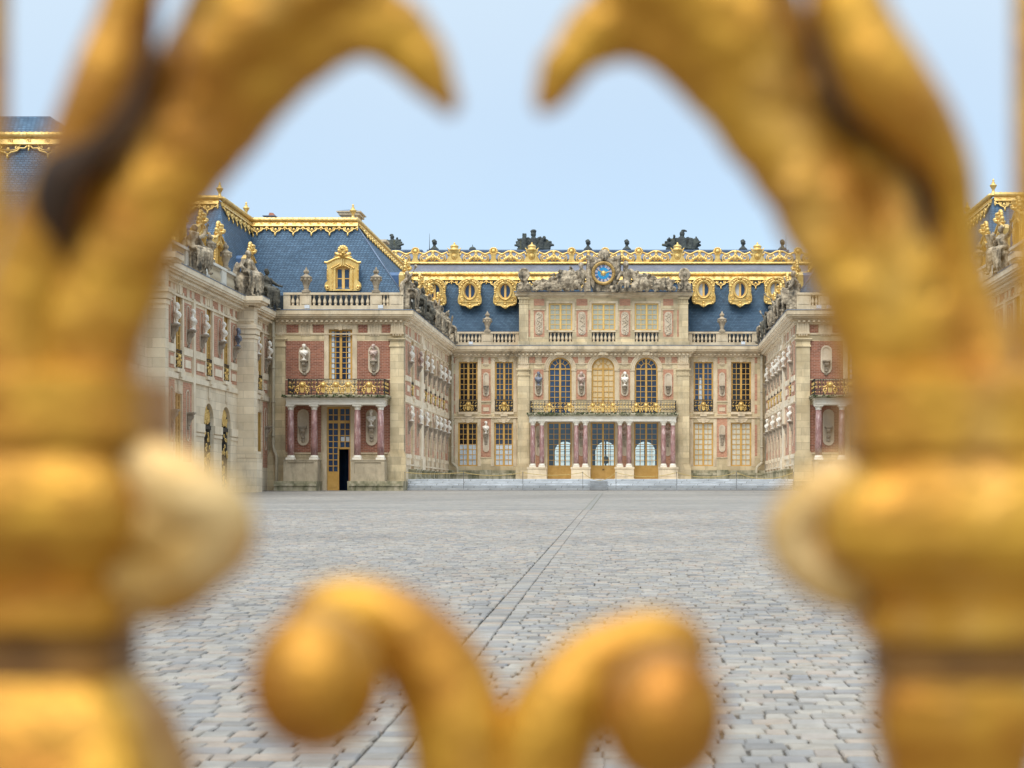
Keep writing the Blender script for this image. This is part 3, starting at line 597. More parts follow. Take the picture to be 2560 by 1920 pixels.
# ================================================================= the middle building
def central():
    T0, Ta = front(DB), front(DA)
    R = thing('central_building', (-2.92, DB, ZC), 'central palace building of pale stone and brick with three arched windows and blue slate roof', 'building')
    X0 = lambda p: gx(p, DB); Z0 = lambda p: gz(p, DB); XA = lambda p: gx(p, DA); ZA = lambda p: gz(p, DA)
    W = MB(); B = MB('brick_panel'); N = MB(); TR = MB(); base = MB('plinth')
    sides = [dict(u0=1112, u1=1296, up=[(1147.1, 1193.8), (1237.3, 1283.1)], lo=[(1145.3, 1193.4), (1235.7, 1282.7)], br=(1203.7, 1226.6)),
             dict(u0=1722, u1=1912, up=[(1734.3, 1782.9), (1828.2, 1877.5)], lo=[(1733.7, 1782.9), (1827.1, 1878.2)], br=(1794, 1816.3))]
    for si, S in enumerate(sides):
        ops = []
        for a, b in S['up']: ops.append((X0(a), X0(b), Z0(1029.5), Z0(904.7)))
        for a, b in S['lo']: ops.append((X0(a), X0(b), Z0(1165), Z0(1056.5)))
        wall(W, T0, X0(S['u0']), X0(S['u1']), ZC - .5, Z0(872), ops, .38)
        for k, o in enumerate(ops[:2]):
            window(R, T0, *o, 9, 4, pane=[PANED, PANE, PANEB, PANED][si * 2 + k], curt=None)
            if (si, k) == (1, 0): g = MB(); g.quad(T0, (X0(1746), o[2] + .1, -.232), (X0(1756), o[2] + .1, -.232), (X0(1753.5), Z0(944), -.232), (X0(1749), Z0(944), -.232)); g.obj('curtain_or_reflection', CURT, R)  # pale strip painted as a reflection in this window's glass
            TR.box(T0, o[0] - .05, o[1] + .05, o[2] - .22, o[2] - .02, -.02, .12)
            keystone(TR, T0, (o[0] + o[1]) / 2, o[3] + .03, Z0(891), .62)
            for q0, q1 in ((o[0] - .32, o[0] - .03), (o[1] + .03, o[1] + .32)): TR.box(T0, q0, q1, o[2] - .02, o[3] + .34, -.02, .028)
            TR.box(T0, (o[0] + o[1]) / 2 - .3, (o[0] + o[1]) / 2 + .3, o[2] - .40, o[2] - .225, -.02, .17)
            triglyph(TR, T0, (o[0] + o[1]) / 2 - .24, (o[0] + o[1]) / 2 + .24, ops[2 + k][3] + .36, o[2] - .41)
            railing(R, T0, o[0] + .02, o[1] - .02, o[2], Z0(998.5), -.04, [(o[0] + o[1]) / 2], big=1.05)
        for k, o in enumerate(ops[2:]):
            if si == 0: window(R, T0, *o, 8, 4, curt=.5, cmat=CURT, pane=PANED if k == 0 else PANE)
            else: window(R, T0, *o, 8, 4, curt=1, cmat=CURT2)
            keystone(TR, T0, (o[0] + o[1]) / 2, o[3] + .03, Z0(1046), .62)
            for q0, q1 in ((o[0] - .30, o[0] - .03), (o[1] + .03, o[1] + .30)): TR.box(T0, q0, q1, o[2] - .02, o[3] + .33, -.02, .028)
        TR.box(T0, X0(S['u0']), X0(S['u1']), Z0(1045), Z0(1042), -.02, .10)
        a, b = X0(S['br'][0]), X0(S['br'][1]); m = (a + b) / 2
        B.box(T0, a, b, Z0(1002), Z0(923), -.03, .016); B.box(T0, a, b, Z0(1035), Z0(1011.5), -.03, .016); B.box(T0, a - .06, b + .06, Z0(1142.8), Z0(1046), -.03, .016)
        B.box(T0, a, b, Z0(909), Z0(889.5), -.03, .016); triglyph(TR, T0, m - .21, m + .21, Z0(908), Z0(890.5))
        TR.box(T0, m - .26, m + .26, Z0(1028), Z0(1018.5), 0, .05)
        for z0, z1 in ((1004.5, 1002.1), (1037.4, 1035.1), (1145.2, 1142.9)): TR.box(T0, a - .10, b + .10, Z0(z0), Z0(z1), -.02, .05)
        niche(N, T0, m, Z0(991), Z0(931), .255); niche(N, T0, m, Z0(1130), Z0(1062), .27)
        console(R, T0(m, Z0(964), .05), 0, .8); cz = Z0(1084) if si == 0 else Z0(1086); console(R, T0(m, cz, .05), 0, .85)
        if si == 0: bust(T0(m, cz, .25), 0, 0, WHITE, 'white marble bust between the two ground floor windows with half curtains')
        for e in ((1131, 1139) if si == 0 else (1886, 1893)),:
            for y0, y1 in ((908, 889), (1002, 935), (1034, 1012), (1140, 1062)): B.box(T0, X0(e[0]), X0(e[1]), Z0(y0), Z0(y1), -.03, .014)
        # mossy plinth
        c0, c1 = X0(S['u0']), X0(S['u1'])
        base.box(T0, c0, c1, ZC - .5, Z0(1188), -.1, .55); base.box(T0, c0, c1, Z0(1188), Z0(1183), -.1, .62); base.box(T0, c0, c1, Z0(1183), Z0(1176), -.1, .35)
        base.box(T0, m - .5, m + .5, ZC - .5, Z0(1175), .3, .8)
        cornice(TR, T0, c0, c1, Z0(866), .70); 
    # middle, projecting
    win = [1400.1, 1507.7, 1615.4]; ops = []
    for c in win: ops.append((XA(c - 28.8), XA(c + 28.8), ZA(1037), ZA(893.5), True))
    drs = [(1368.5, 1429.2), (1476.8, 1538), (1585, 1645.6)]
    for a, b in drs: ops.append((XA(a), XA(b), ZC, ZA(1056)))
    wall(W, Ta, XA(1294), XA(1723.5), ZC - .4, ZA(870), ops, .40)
    for u in (XA(1294), XA(1723.5)): W.quad(Ta, (u, ZC - .4, 0), (u, ZA(870), 0), (u, ZA(870), -.9), (u, ZC - .4, -.9))
    for k, o in enumerate(ops[:3]):
        window(R, Ta, *o[:4], 8, 4, arch=True, pane=(PANEB, PANE, PANE)[k], curt=(1 if k == 1 else None), cmat=SHUT)
        m = (o[0] + o[1]) / 2; r = (o[1] - o[0]) / 2; sp = o[3] - r; n = 18
        for ra, rb, d in ((1.0, 1.13, .05), (1.13, 1.30, .10), (1.30, 1.40, .15)):
            A = [(m - ra * r * math.cos(PI * q / n), sp + ra * r * math.sin(PI * q / n)) for q in range(n + 1)]; C = [(m - rb * r * math.cos(PI * q / n), sp + rb * r * math.sin(PI * q / n)) for q in range(n + 1)]
            TR.strip(Ta, A, C, -.02, d)
        TR.box(Ta, m - .30, m + .30, ZA(888), ZA(881), -.02, .42); TR.ell(Ta(m, ZA(886), .25), (.28, .2, .16), 8)
        for s in (-1, 1): TR.box(Ta, m + s * r * 1.2 - r * .17, m + s * r * 1.2 + r * .17, ZA(1033), sp - .16, -.02, .03); TR.box(Ta, m + s * r * 1.2 - r * .22, m + s * r * 1.2 + r * .22, sp - .16, sp - .002, -.02, .09)
    pan = [(1333.7, 1358.9), (1440.6, 1466.5), (1549, 1574.6), (1657.5, 1683.4)]
    for k, (a, b) in enumerate(pan):
        u0, u1 = XA(a), XA(b); m = (u0 + u1) / 2
        B.box(Ta, u0, u1, ZA(998.6), ZA(923.5), -.03, .016); niche(N, Ta, m, ZA(990), ZA(932), .33)
        console(R, Ta(m, ZA(964.5), .04), 0, .78)
        if k < 3: bust(Ta(m, ZA(964.5), .22), 0, k, (GREYM, BROWNM, WHITE)[k], ('bust with blue grey drapery left of the first arched window', 'dark bronze coloured bust between the first and middle arched windows', 'white bust between the middle and third arched windows')[k], 1.12)
        e0, e1 = (a - 10 if k else 1323), (b + 10 if k < 3 else 1693)
        triglyph(TR, Ta, m - .26, m + .26, ZA(907.5), ZA(889.5)); 
        for s in (-1, 1):
            B.box(Ta, m + s * .29, m + s * .80, ZA(907.5), ZA(889.5), -.03, .018) if s > 0 else B.box(Ta, m - .80, m - .29, ZA(907.5), ZA(889.5), -.03, .018)
        TR.box(Ta, m - .95, m + .95, ZA(910.4), ZA(908.1), -.02, .06)
    for p0, p1 in ((1294.5, 1322.7), (1693.7, 1723)):
        pilaster(R, Ta, XA(p0), XA(p1), ZC - .2, ZA(922), 1.75); TR.box(Ta, XA(p0), XA(p1), ZA(922), ZA(909), -.02, .15); triglyph(TR, Ta, XA(p0) + .08, XA(p1) - .08, ZA(907), ZA(884), .13); TR.box(Ta, XA(p0) - .06, XA(p1) + .06, ZA(884), ZA(879), -.02, .22)
    cornice(TR, Ta, XA(1294), XA(1723.5), ZA(866) + .02, .62, 1, 1)
    led = MB(); ledge(led, Ta, XA(1294), XA(1723.5), ZA(866) + .02, .62, 1, 1); ledge(led, T0, X0(1112), X0(1280), Z0(866), .70); ledge(led, T0, X0(1738), X0(1912), Z0(866), .70)
    # doors to the through hall
    for k, (a, b) in enumerate(drs):
        o = ops[3 + k]; window(R, Ta, *o, 8, 4, .30, panel=ZA(1163.5) - ZC, pane=CLEAR, name='door')
        TR.box(Ta, o[0] - .14, o[0] - .004, ZC, o[3] + .14, -.02, .05); TR.box(Ta, o[1] + .004, o[1] + .14, ZC, o[3] + .14, -.02, .05)
        if k == 1: h = MB(); h.box(Ta, (o[0] + o[1]) / 2 - .03, (o[0] + o[1]) / 2 + .03, ZA(1176), ZA(1172), -.2, -.13); h.box(Ta, (o[0] + o[1]) / 2 + .02, (o[0] + o[1]) / 2 + .14, ZA(1173.4), ZA(1172.6), -.2, -.12); h.obj('handle', IRON, R)
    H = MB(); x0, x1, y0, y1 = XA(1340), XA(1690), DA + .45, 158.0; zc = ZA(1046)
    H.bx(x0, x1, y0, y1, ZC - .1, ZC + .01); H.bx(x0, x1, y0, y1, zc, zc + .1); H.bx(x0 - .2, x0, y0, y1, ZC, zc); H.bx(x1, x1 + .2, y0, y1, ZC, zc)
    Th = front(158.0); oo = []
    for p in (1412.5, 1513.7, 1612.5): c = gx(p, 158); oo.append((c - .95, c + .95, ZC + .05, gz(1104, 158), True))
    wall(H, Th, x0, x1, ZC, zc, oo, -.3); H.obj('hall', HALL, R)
    for o in oo:
        f = MB(); m = (o[0] + o[1]) / 2; f.box(Th, m - .08, m + .08, o[2], o[3], -.1, 0); f.box(Th, o[0], o[1], gz(1170, 158) - .5, gz(1170, 158) - .1, -.1, .0)
        for k in range(1, 4): f.box(Th, o[0] + 1.9 * k / 4 - .025, o[0] + 1.9 * k / 4 + .025, o[2], o[3] - .25, -.08, -.02)
        for k in range(1, 8): z = o[2] + (o[3] - o[2]) * k / 8; f.box(Th, o[0] + .1, o[1] - .1, z - .025, z + .025, -.09, -.03)
        f.obj('window', IRON, R)
    lan = MB(); cx = gx(1514.5, 152); lan.lathe((cx, 152, gz(1160, 152)), [(.05, 0), (.26, .1), (.30, .5), (.12, .7), (.03, .75)], 8); lan.tube([(cx, 152, gz(1160, 152) + .7), (cx, 152, zc)], .02, 5)
    tag(lan.obj('lantern', GILT), 'gilded lantern hanging in the hall behind the middle door', 'lantern')
    # porch
    Dp = 144.2; xp = lambda p: gx(p, Dp); zp = lambda p: gz(p, Dp); Tp = front(Dp)
    cols = [1331.8, 1354.7, 1440.6, 1463.3, 1549.9, 1572.5, 1658.7, 1682.3]
    E = MB(); E.box(Tp, xp(1324), xp(1690), zp(1053), zp(1046.5), -1.9, .34); E.box(Tp, xp(1324) - .03, xp(1690) + .03, zp(1046.5) + .002, zp(1041.5), -1.9, .40)
    E.obj('entablature', PALE, R)
    S = MB(); S.box(Tp, xp(1320), xp(1694), zp(1041.4), zp(1037), -1.95, .55); S.box(Tp, xp(1317.5), xp(1697), zp(1036.9), zp(1033), -1.95, .66); S.obj('balcony', MOSSY, R)
    Q = MB()
    for k in range(150): u = random.uniform(xp(1319), xp(1696)); Q.ell(Tp(u, zp(1033.2) + random.uniform(-.12, .02), .64), (random.uniform(.05, .13), .045, random.uniform(.025, .065)), 5)
    tag(Q.obj('moss', MOSS), 'green moss growing along the edge of the wide porch balcony', 'moss', kind='stuff')
    for c in cols: column(R, xp(c), Dp, zp(1168), zp(1053) - .002, .215)
    for i in range(0, 8, 2):
        a, b = xp(cols[i]) - .42, xp(cols[i + 1]) + .42; q = MB(); q.box(Tp, a, b, ZC - .1, zp(1172), -.45, .40); q.box(Tp, a - .05, b + .05, zp(1172) + .002, zp(1168) - .002, -.5, .46); q.box(Tp, a - .05, b + .05, ZC - .1, ZC + .28, .39, .47)
        q.box(Tp, a + .16, b - .16, ZC + .45, zp(1174.5), .38, .425); q.obj('pedestal', TRIM, R)
        m = (a + b) / 2; B.box(Ta, m - .26, m + .26, ZC + .8, ZA(1060), -.03, .016); niche(N, Ta, m, ZA(1140), ZA(1064), .25)
        console(R, Ta(m, ZA(1091), .05), 0, .8)
        if i: bust(Ta(m, ZA(1091), .25), 0, (i // 2) % 4, BROWNM, '%s shaded bust between the %s pair of rose marble columns' % (('', 'grey', 'brown', 'darkest')[i // 2], ('', 'second', 'third', 'fourth')[i // 2]), .95)
    Tr = front(Dp - .42); Ra = xp(1326.6); Rb = xp(1689.6)
    gaps = [1326.6, 1362, 1434.5, 1470.5, 1543.5, 1579, 1652, 1689.6]
    railing(R, Tr, Ra, Rb, zp(1033) + .01, zp(1002), 0, [xp(p) for p in (1374, 1424, 1482, 1507, 1532, 1591, 1615, 1640)], [xp(p) for p in gaps[1:-1]], 1.0)
    for u in (Ra, Rb): railing(R, flank(u), Dp - .40, DA - .1, zp(1033) + .01, zp(1002), 0, (), (), 1.0, False)
    # side balustrades and attic storey
    gt = MB('gutter_wall_shade'); gt.bx(X0(1112), X0(1298), DB + .95, DB + 1.05, Z0(866) - .3, Z0(833)); gt.bx(X0(1720), X0(1912), DB + .95, DB + 1.05, Z0(866) - .3, Z0(833)); gt.obj('gutter_wall_shade', GUTT, R)  # gutter walls, near-black to paint the shade behind the balusters
    balustrade(R, T0, X0(1117), X0(1297), Z0(866) + .045, Z0(829), [(X0(1147.6), X0(1203), 6), (X0(1231.7), X0(1288), 6)], -.12)
    balustrade(R, T0, X0(1721), X0(1902), Z0(866) + .045, Z0(829), [(X0(1731), X0(1790), 6), (X0(1820), X0(1880), 6)], -.12)
    At = MB(); aw = [(1372, 1430.4), (1479.3, 1538.2), (1587, 1646)]; ao = [(XA(a), XA(b), ZA(825.6), ZA(758.7)) for a, b in aw] + [(XA(a), XA(b), ZA(855), ZA(830.5)) for a, b in aw]
    wall(At, Ta, XA(1298), XA(1720.3), ZA(866), ZA(733), ao, .40)
    for u in (XA(1298), XA(1720.3)): At.quad(Ta, (u, ZA(866), 0), (u, ZA(733), 0), (u, ZA(733), -3), (u, ZA(866), -3))
    At.box(Ta, XA(1294), XA(1724), ZA(866) + .05, ZA(854.5), -.1, .14)
    at = At.obj('attic', STONE, R)
    for k, o in enumerate(ao[:3]):
        window(R, Ta, *o, 5, 4, .22, pane=PANE, curt=1, cmat=CURT3, mat=OCHRE2)
        TR.box(Ta, o[0] - .22, o[0] - .02, o[2], o[3] + .22, -.02, .04); TR.box(Ta, o[1] + .02, o[1] + .22, o[2], o[3] + .22, -.02, .04); TR.box(Ta, o[0] - .02, o[1] + .02, o[3] + .02, o[3] + .22, -.02, .04); TR.box(Ta, o[0] - .03, o[1] + .03, o[2] - .16, o[2] - .01, -.05, .10)
        p = ao[3 + k]; g = MB(); g.quad(Ta, (p[0], p[2], -.39), (p[1], p[2], -.39), (p[1], p[3], -.39), (p[0], p[3], -.39)); g.obj('recess', PANED, R)  # near-black sheet painted as the shade behind the attic balusters
        h = p[3] - p[2]
        for i in range(6): q = put('baluster', BAL, Ta(p[0] + (p[1] - p[0]) * (i + .5) / 6, p[2] + .02, -.15), 0, None); q.scale = (1.15, 1.15, (h - .04) / .87); adopt(q, R)
    for a, b in ((1334.8, 1361), (1441, 1468.7), (1548.8, 1576), (1657.8, 1683.3)):
        u0, u1 = XA(a), XA(b); m = (u0 + u1) / 2; PB2.box(Ta, u0, u1, ZA(764), ZA(747.5), -.03, .016); PB2.box(Ta, u0, u1, ZA(842), ZA(775.7), -.03, .016)
        TR.box(Ta, u0 - .08, u1 + .08, ZA(775.6), ZA(772.5), -.02, .06)
        rl = MB(); rl.prism(Ta, stadium(m, ZA(838), ZA(779), .33), -.02, .05); 
        for i in range(46):
            w = random.uniform(ZA(836), ZA(782)); u = m + random.uniform(-.22, .22); rl.ell(Ta(u, w, .06), (random.uniform(.04, .1), .05, random.uniform(.05, .14)), 6)
        rl.tube([Ta(m + .2 * math.sin(i * 1.1), ZA(835) + (ZA(783) - ZA(835)) * i / 14, .08) for i in range(15)], .05, 6); rl.obj('carved_panel', NICHE, R)
    for p0, p1 in ((1298, 1321), (1697.3, 1720.3)):
        q = MB(); u0, u1 = XA(p0), XA(p1); q.box(Ta, u0, u1, ZA(853), ZA(760), -.05, .12); q.box(Ta, u0 - .06, u1 + .06, ZA(760), ZA(757.6), -.05, .18)
        for i in range(6): q.box(Ta, u0 + (u1 - u0) * (i + .12) / 6, u0 + (u1 - u0) * (i + .88) / 6, ZA(757.6), ZA(748), -.05, .16)
        q.box(Ta, u0 - .10, u1 + .10, ZA(748), ZA(743), -.05, .24); q.box(Ta, u0 - .08, u1 + .08, ZA(866) + .05, ZA(853) - .002, -.05, .22); q.obj('pilaster', STONE, R)
        for s in ((1,) if p0 < 1500 else (-1,)): PB2.box(Ta, (u1 + .02 if s > 0 else u0 - .16), (u1 + .16 if s > 0 else u0 - .02), ZA(842), ZA(775), -.03, .014)
    c = MB(); top = ZA(731.5)
    for a, b, k in ((-.10, 0, .40), (-.28, -.10, .34), (-.36, -.28, .18), (-.44, -.36, .10)): c.box(Ta, XA(1296) - k * .8, XA(1722.5) + k * .8, top + a, top + b - .001, -.3, k)
    c.obj('cornice', TRIM, R); led.box(Ta, XA(1296) - .36, XA(1722.5) + .36, top, top + .09, -3.5, .45)
    W.obj('wall', STONE, R); B.obj('brickwork', PINKB, R); PB2.obj('brickwork', PINKB, R); N.obj('niche', NICHE, R); TR.obj('stone_moulding', TRIM, R); base.obj('plinth', MOSSY, R); led.obj('ledge', LEAD, R)
    # roofs
    xl, xr = -27.0, 22.0
    y1, z1, y2, z2 = 148.1, Z0(835), 149.7, gz(688, 149.7)
    rf = MB(); rf.add([(xl, y1, z1), (xr, y1, z1), (xr, y2, z2), (xl, y2, z2)], [(0, 1, 2, 3)]); rf.obj('roof', SLATE, R)
    y3, z3 = 152.3, gz(658, 152.3); y4, z4 = 155.0, gz(627, 155.0)
    ru = MB(); ru.add([(xl, y2 - .1, z2 + .10), (xr, y2 - .1, z2 + .10), (xr, y3, z3), (xl, y3, z3), (xr, y3 + .1, z3 + .4), (xl, y3 + .1, z3 + .4), (gx(1995, 155), y4, z4 - .1), (gx(958, 155), y4, z4 - .1)], [(0, 1, 2, 3), (3, 2, 4, 5), (5, 4, 6, 7)]); ru.obj('upper_roof', LEADR, R)
    rd = MB(); rd.bx(gx(967, 155), gx(1056, 155), y4 - .3, y4 + 6, z4 - .12, z4 + .06); rd.bx(gx(1068, 155), gx(1972, 155), y4 - .3, y4 + 6, z4 - .12, z4 + .06); rd.obj('ridge', LEAD, R)
    bk = MB(); bk.bx(xl + 8, xr - 8, 158.4, 158.7, zc + .2, z4 - .2); bk.obj('rear_wall', STONE, R)
    dn = (0, y1 - y2, z1 - z2); nr = (0, -(z2 - z1), (y2 - y1))
    gilt_trim(R, (gx(1000, y2), y2 - .06, gz(686, y2)), (gx(2040, y2), y2 - .06, gz(686, y2)), dn, nr, per=3.06 / 2)
    Td = front(148.35); s = 148.35 / FOC
    for p in (1086.5, 1174.7, 1263): oculus(R, Td, gx(p, 148.35), gz(728, 148.35), s)
    for p in (1759, 1850.2, 1939): oculus(R, Td, gx(p, 148.35), gz(724, 148.35), s, CURT, PANEB)
    # gilded cresting
    yc = 152.0; Tc = front(yc); xc = lambda p: gx(p, yc); zz = lambda p: gz(p, yc)
    K = MB(); K.box(Tc, xl + 6, xr - 4, zz(661.5), zz(657.5), -.2, .22); K.box(Tc, xl + 6, xr - 4, zz(657.5) + .002, zz(654.5), -.12, .12)
    nn = 200
    K.tube([(xc(955) + (xc(2070) - xc(955)) * i / nn, yc - .2, zz(659) + .02 * (i % 2)) for i in range(nn + 1)], .10, 6)
    posts = [(941, 0), (1038.5, 0), (1136, 1), (1233.8, 0), (1329.8, 1), (1429, 0), (1513, 0), (1597, 0), (1693.7, 1), (1793.8, 0), (1893.5, 1), (1995, 0), (2092, 1)]
    for (a, ka), (b, kb) in zip(posts, posts[1:]):
        u0, u1 = xc(a) + (.72 if ka else .36), xc(b) - (.72 if kb else .36); m = (u0 + u1) / 2; h = (u1 - u0) / 2
        for sg in (-1, 1):
            K.tube(scroll_pts(Tc, m + sg * h * .68, zz(645), .36, sg, 1.6, 0, 14, -1.2), .065, 6)
            K.tube([Tc(m + sg * h * .95, zz(654), 0), Tc(m + sg * h * .55, zz(653), 0), Tc(m + sg * h * .30, zz(648), 0), Tc(m + sg * h * .12, zz(638), 0)], [.07, .07, .06, .05], 6)
            K.tube([Tc(m + sg * h * .5, zz(635), 0), Tc(m + sg * h * .34, zz(643), 0), Tc(m + sg * .1, zz(652), 0)], .06, 6)
            g = [Tc(m, zz(628), 0), Tc(m + sg * h * .25, zz(629), 0), Tc(m + sg * h * .6, zz(635), 0), Tc(m + sg * h * .85, zz(633.5), 0), Tc(m + sg * (h + .1), zz(630), 0)]
            K.tube(smooth_path(g, 4), .085, 6)
            for q in range(4): K.ell(Tc(m + sg * (.12 + .15 * q), zz(642 + 2.2 * q), .04), (.13, .06, .16), 6)
        for q in range(3): K.ell(Tc(m, zz(631 + 7 * q), .03), (.17, .08, .22), 7)
    kr = K.obj('cresting', GILT, R)
    for p, k in posts:
        O = MB(); u = xc(p)
        if k:
            O.prism(Tc, [(u - .78, zz(654.5)), (u + .78, zz(654.5)), (u + .50, zz(640)), (u + .46, zz(630)), (u - .46, zz(630)), (u - .50, zz(640))], -.2, .12)
            O.box(Tc, u - .54, u + .54, zz(630), zz(626), -.25, .2); O.ell(Tc(u, zz(641), .12), (.30, .12, .34), 8); O.ell(Tc(u, zz(641), .2), (.14, .1, .17), 8)
            O.lathe(Tc(u, zz(626), 0), [(.50, 0), (.44, .10), (.34, .14), (.36, .28), (.40, .36), (.26, .48), (.08, .54), (.10, .60), (.03, .74)], 10)
            for sg in (-1, 1): O.tube([Tc(u + sg * .4, zz(627), .1), Tc(u + sg * .62, zz(620), .1)], [.08, .03], 5); O.tube([Tc(u + sg * .5, zz(640), .1), Tc(u + sg * .62, zz(632), .1)], [.10, .06], 5)
            O.obj('crown', GILT, kr)
        else:
            O.prism(Tc, [(u - .36, zz(654.5)), (u + .36, zz(654.5)), (u + .20, zz(647)), (u + .20, zz(637)), (u - .20, zz(637)), (u - .20, zz(647))], -.15, .1); O.box(Tc, u - .28, u + .28, zz(637), zz(635), -.18, .14)
            O.ell(Tc(u, zz(628.5), 0), (.24, .2, .24), 8)
            for q in range(12): a = 2 * PI * q / 12; O.ell(Tc(u + .30 * math.cos(a), zz(628) + .27 * math.sin(a), 0), (.11, .12, .11), 6)
            O.obj('flower', GILT, kr)
    return R
PB2 = MB('brick_panel')
def on_roof():
    """stone ornaments on the far ridge and ledges: each stands by itself"""
    D = 155.5; x = lambda p: gx(p, D); z0 = gz(625.2, D)
    for p, lab in ((1086, 'stone flame urn on the ridge next to the thin rod, over the left slates'), (1470, 'stone flame urn on the ridge just left of the clock'), (1567, 'stone flame urn on the ridge just right of the clock'), (1857.5, 'stone flame urn on the ridge between the right carved group and a gilt crown'), (1956, 'stone flame urn on the ridge beside the rod near the gate scroll')):
        tag(put('ridge_urn', FINIAL, (x(p), D, z0), 0), lab, 'urn', 'flame urns along the ridge')
    d = MB(); d.lathe((x(1181.4), D, z0), [(.34, 0), (.33, .10), (.26, .22), (.12, .30), (.03, .33), (.03, .5)], 12); tag(d.obj('roof_vent', GREYST), 'low domed vent cap with a spike on the ridge', 'vent')
    a, b = trophy(0), trophy(1)
    tag(put('carved_trophy', a, (x(1333), D + .3, z0), 0), 'dark stone trophy with plumed heads and feathered fan, left of the clock', 'sculpture', 'stone trophies on the ridge')
    tag(put('carved_trophy', b, (x(1706), D + .3, z0), 0), 'dark stone trophy topped by an eagle like head, right of the clock', 'sculpture', 'stone trophies on the ridge')
    o = put('carved_trophy', b, (x(979), D + .3, z0), 2.6, None, .8); tag(o, 'hooded stone trophy beside the chimney, left end of the ridge', 'sculpture', 'stone trophies on the ridge')
    for p, lab in ((1074.5, 'thin rod beside the leftmost flame urn'), (1964.5, 'thin rod beside the flame urn near the gate scroll')):
        r = MB(); r.tube([(x(p), D - .2, z0 - .1), (x(p), D - .2, gz(585, D))], [.035, .012], 5); r.lathe((x(p), D - .2, z0 - .05), [(.09, 0), (.05, .15), (.02, .2)], 6); tag(r.obj('lightning_rod', IRON), lab, 'rod', 'rods on the ridge')
    for p, D2, lab in ((1218.5, 146.85, 'stone urn on the balustrade left of the attic'), (1805, 146.85, 'stone urn on the balustrade right of the attic')):
        tag(put('urn', URN, (gx(p, D2 + .4), D2 + .4, gz(829, 147)), 0), lab, 'urn', 'urns on the balustrades')
    for k, (p, D2, py, lab) in enumerate(((1177, 146.55, 866, 'small white floodlight on the ledge under the left balustrade of the middle building'), (1858, 146.55, 866, 'small white floodlight on the ledge under the right balustrade of the middle building'))):
        flood((gx(p, D2), D2, gz(py, 147) + .045), lab)
def flood(loc, lab, rz=0):
    l = MB(); x, y, z = loc; l.bx(x - .17, x + .17, y - .10, y + .12, z + .10, z + .33); l.bx(x - .13, x - .10, y - .03, y + .03, z, z + .2); l.bx(x + .10, x + .13, y - .03, y + .03, z, z + .2); l.bx(x - .13, x + .13, y - .08, y + .08, z, z + .03)
    tag(l.obj('floodlight', LAMPM), lab, 'floodlight', 'floodlights on the ledges')
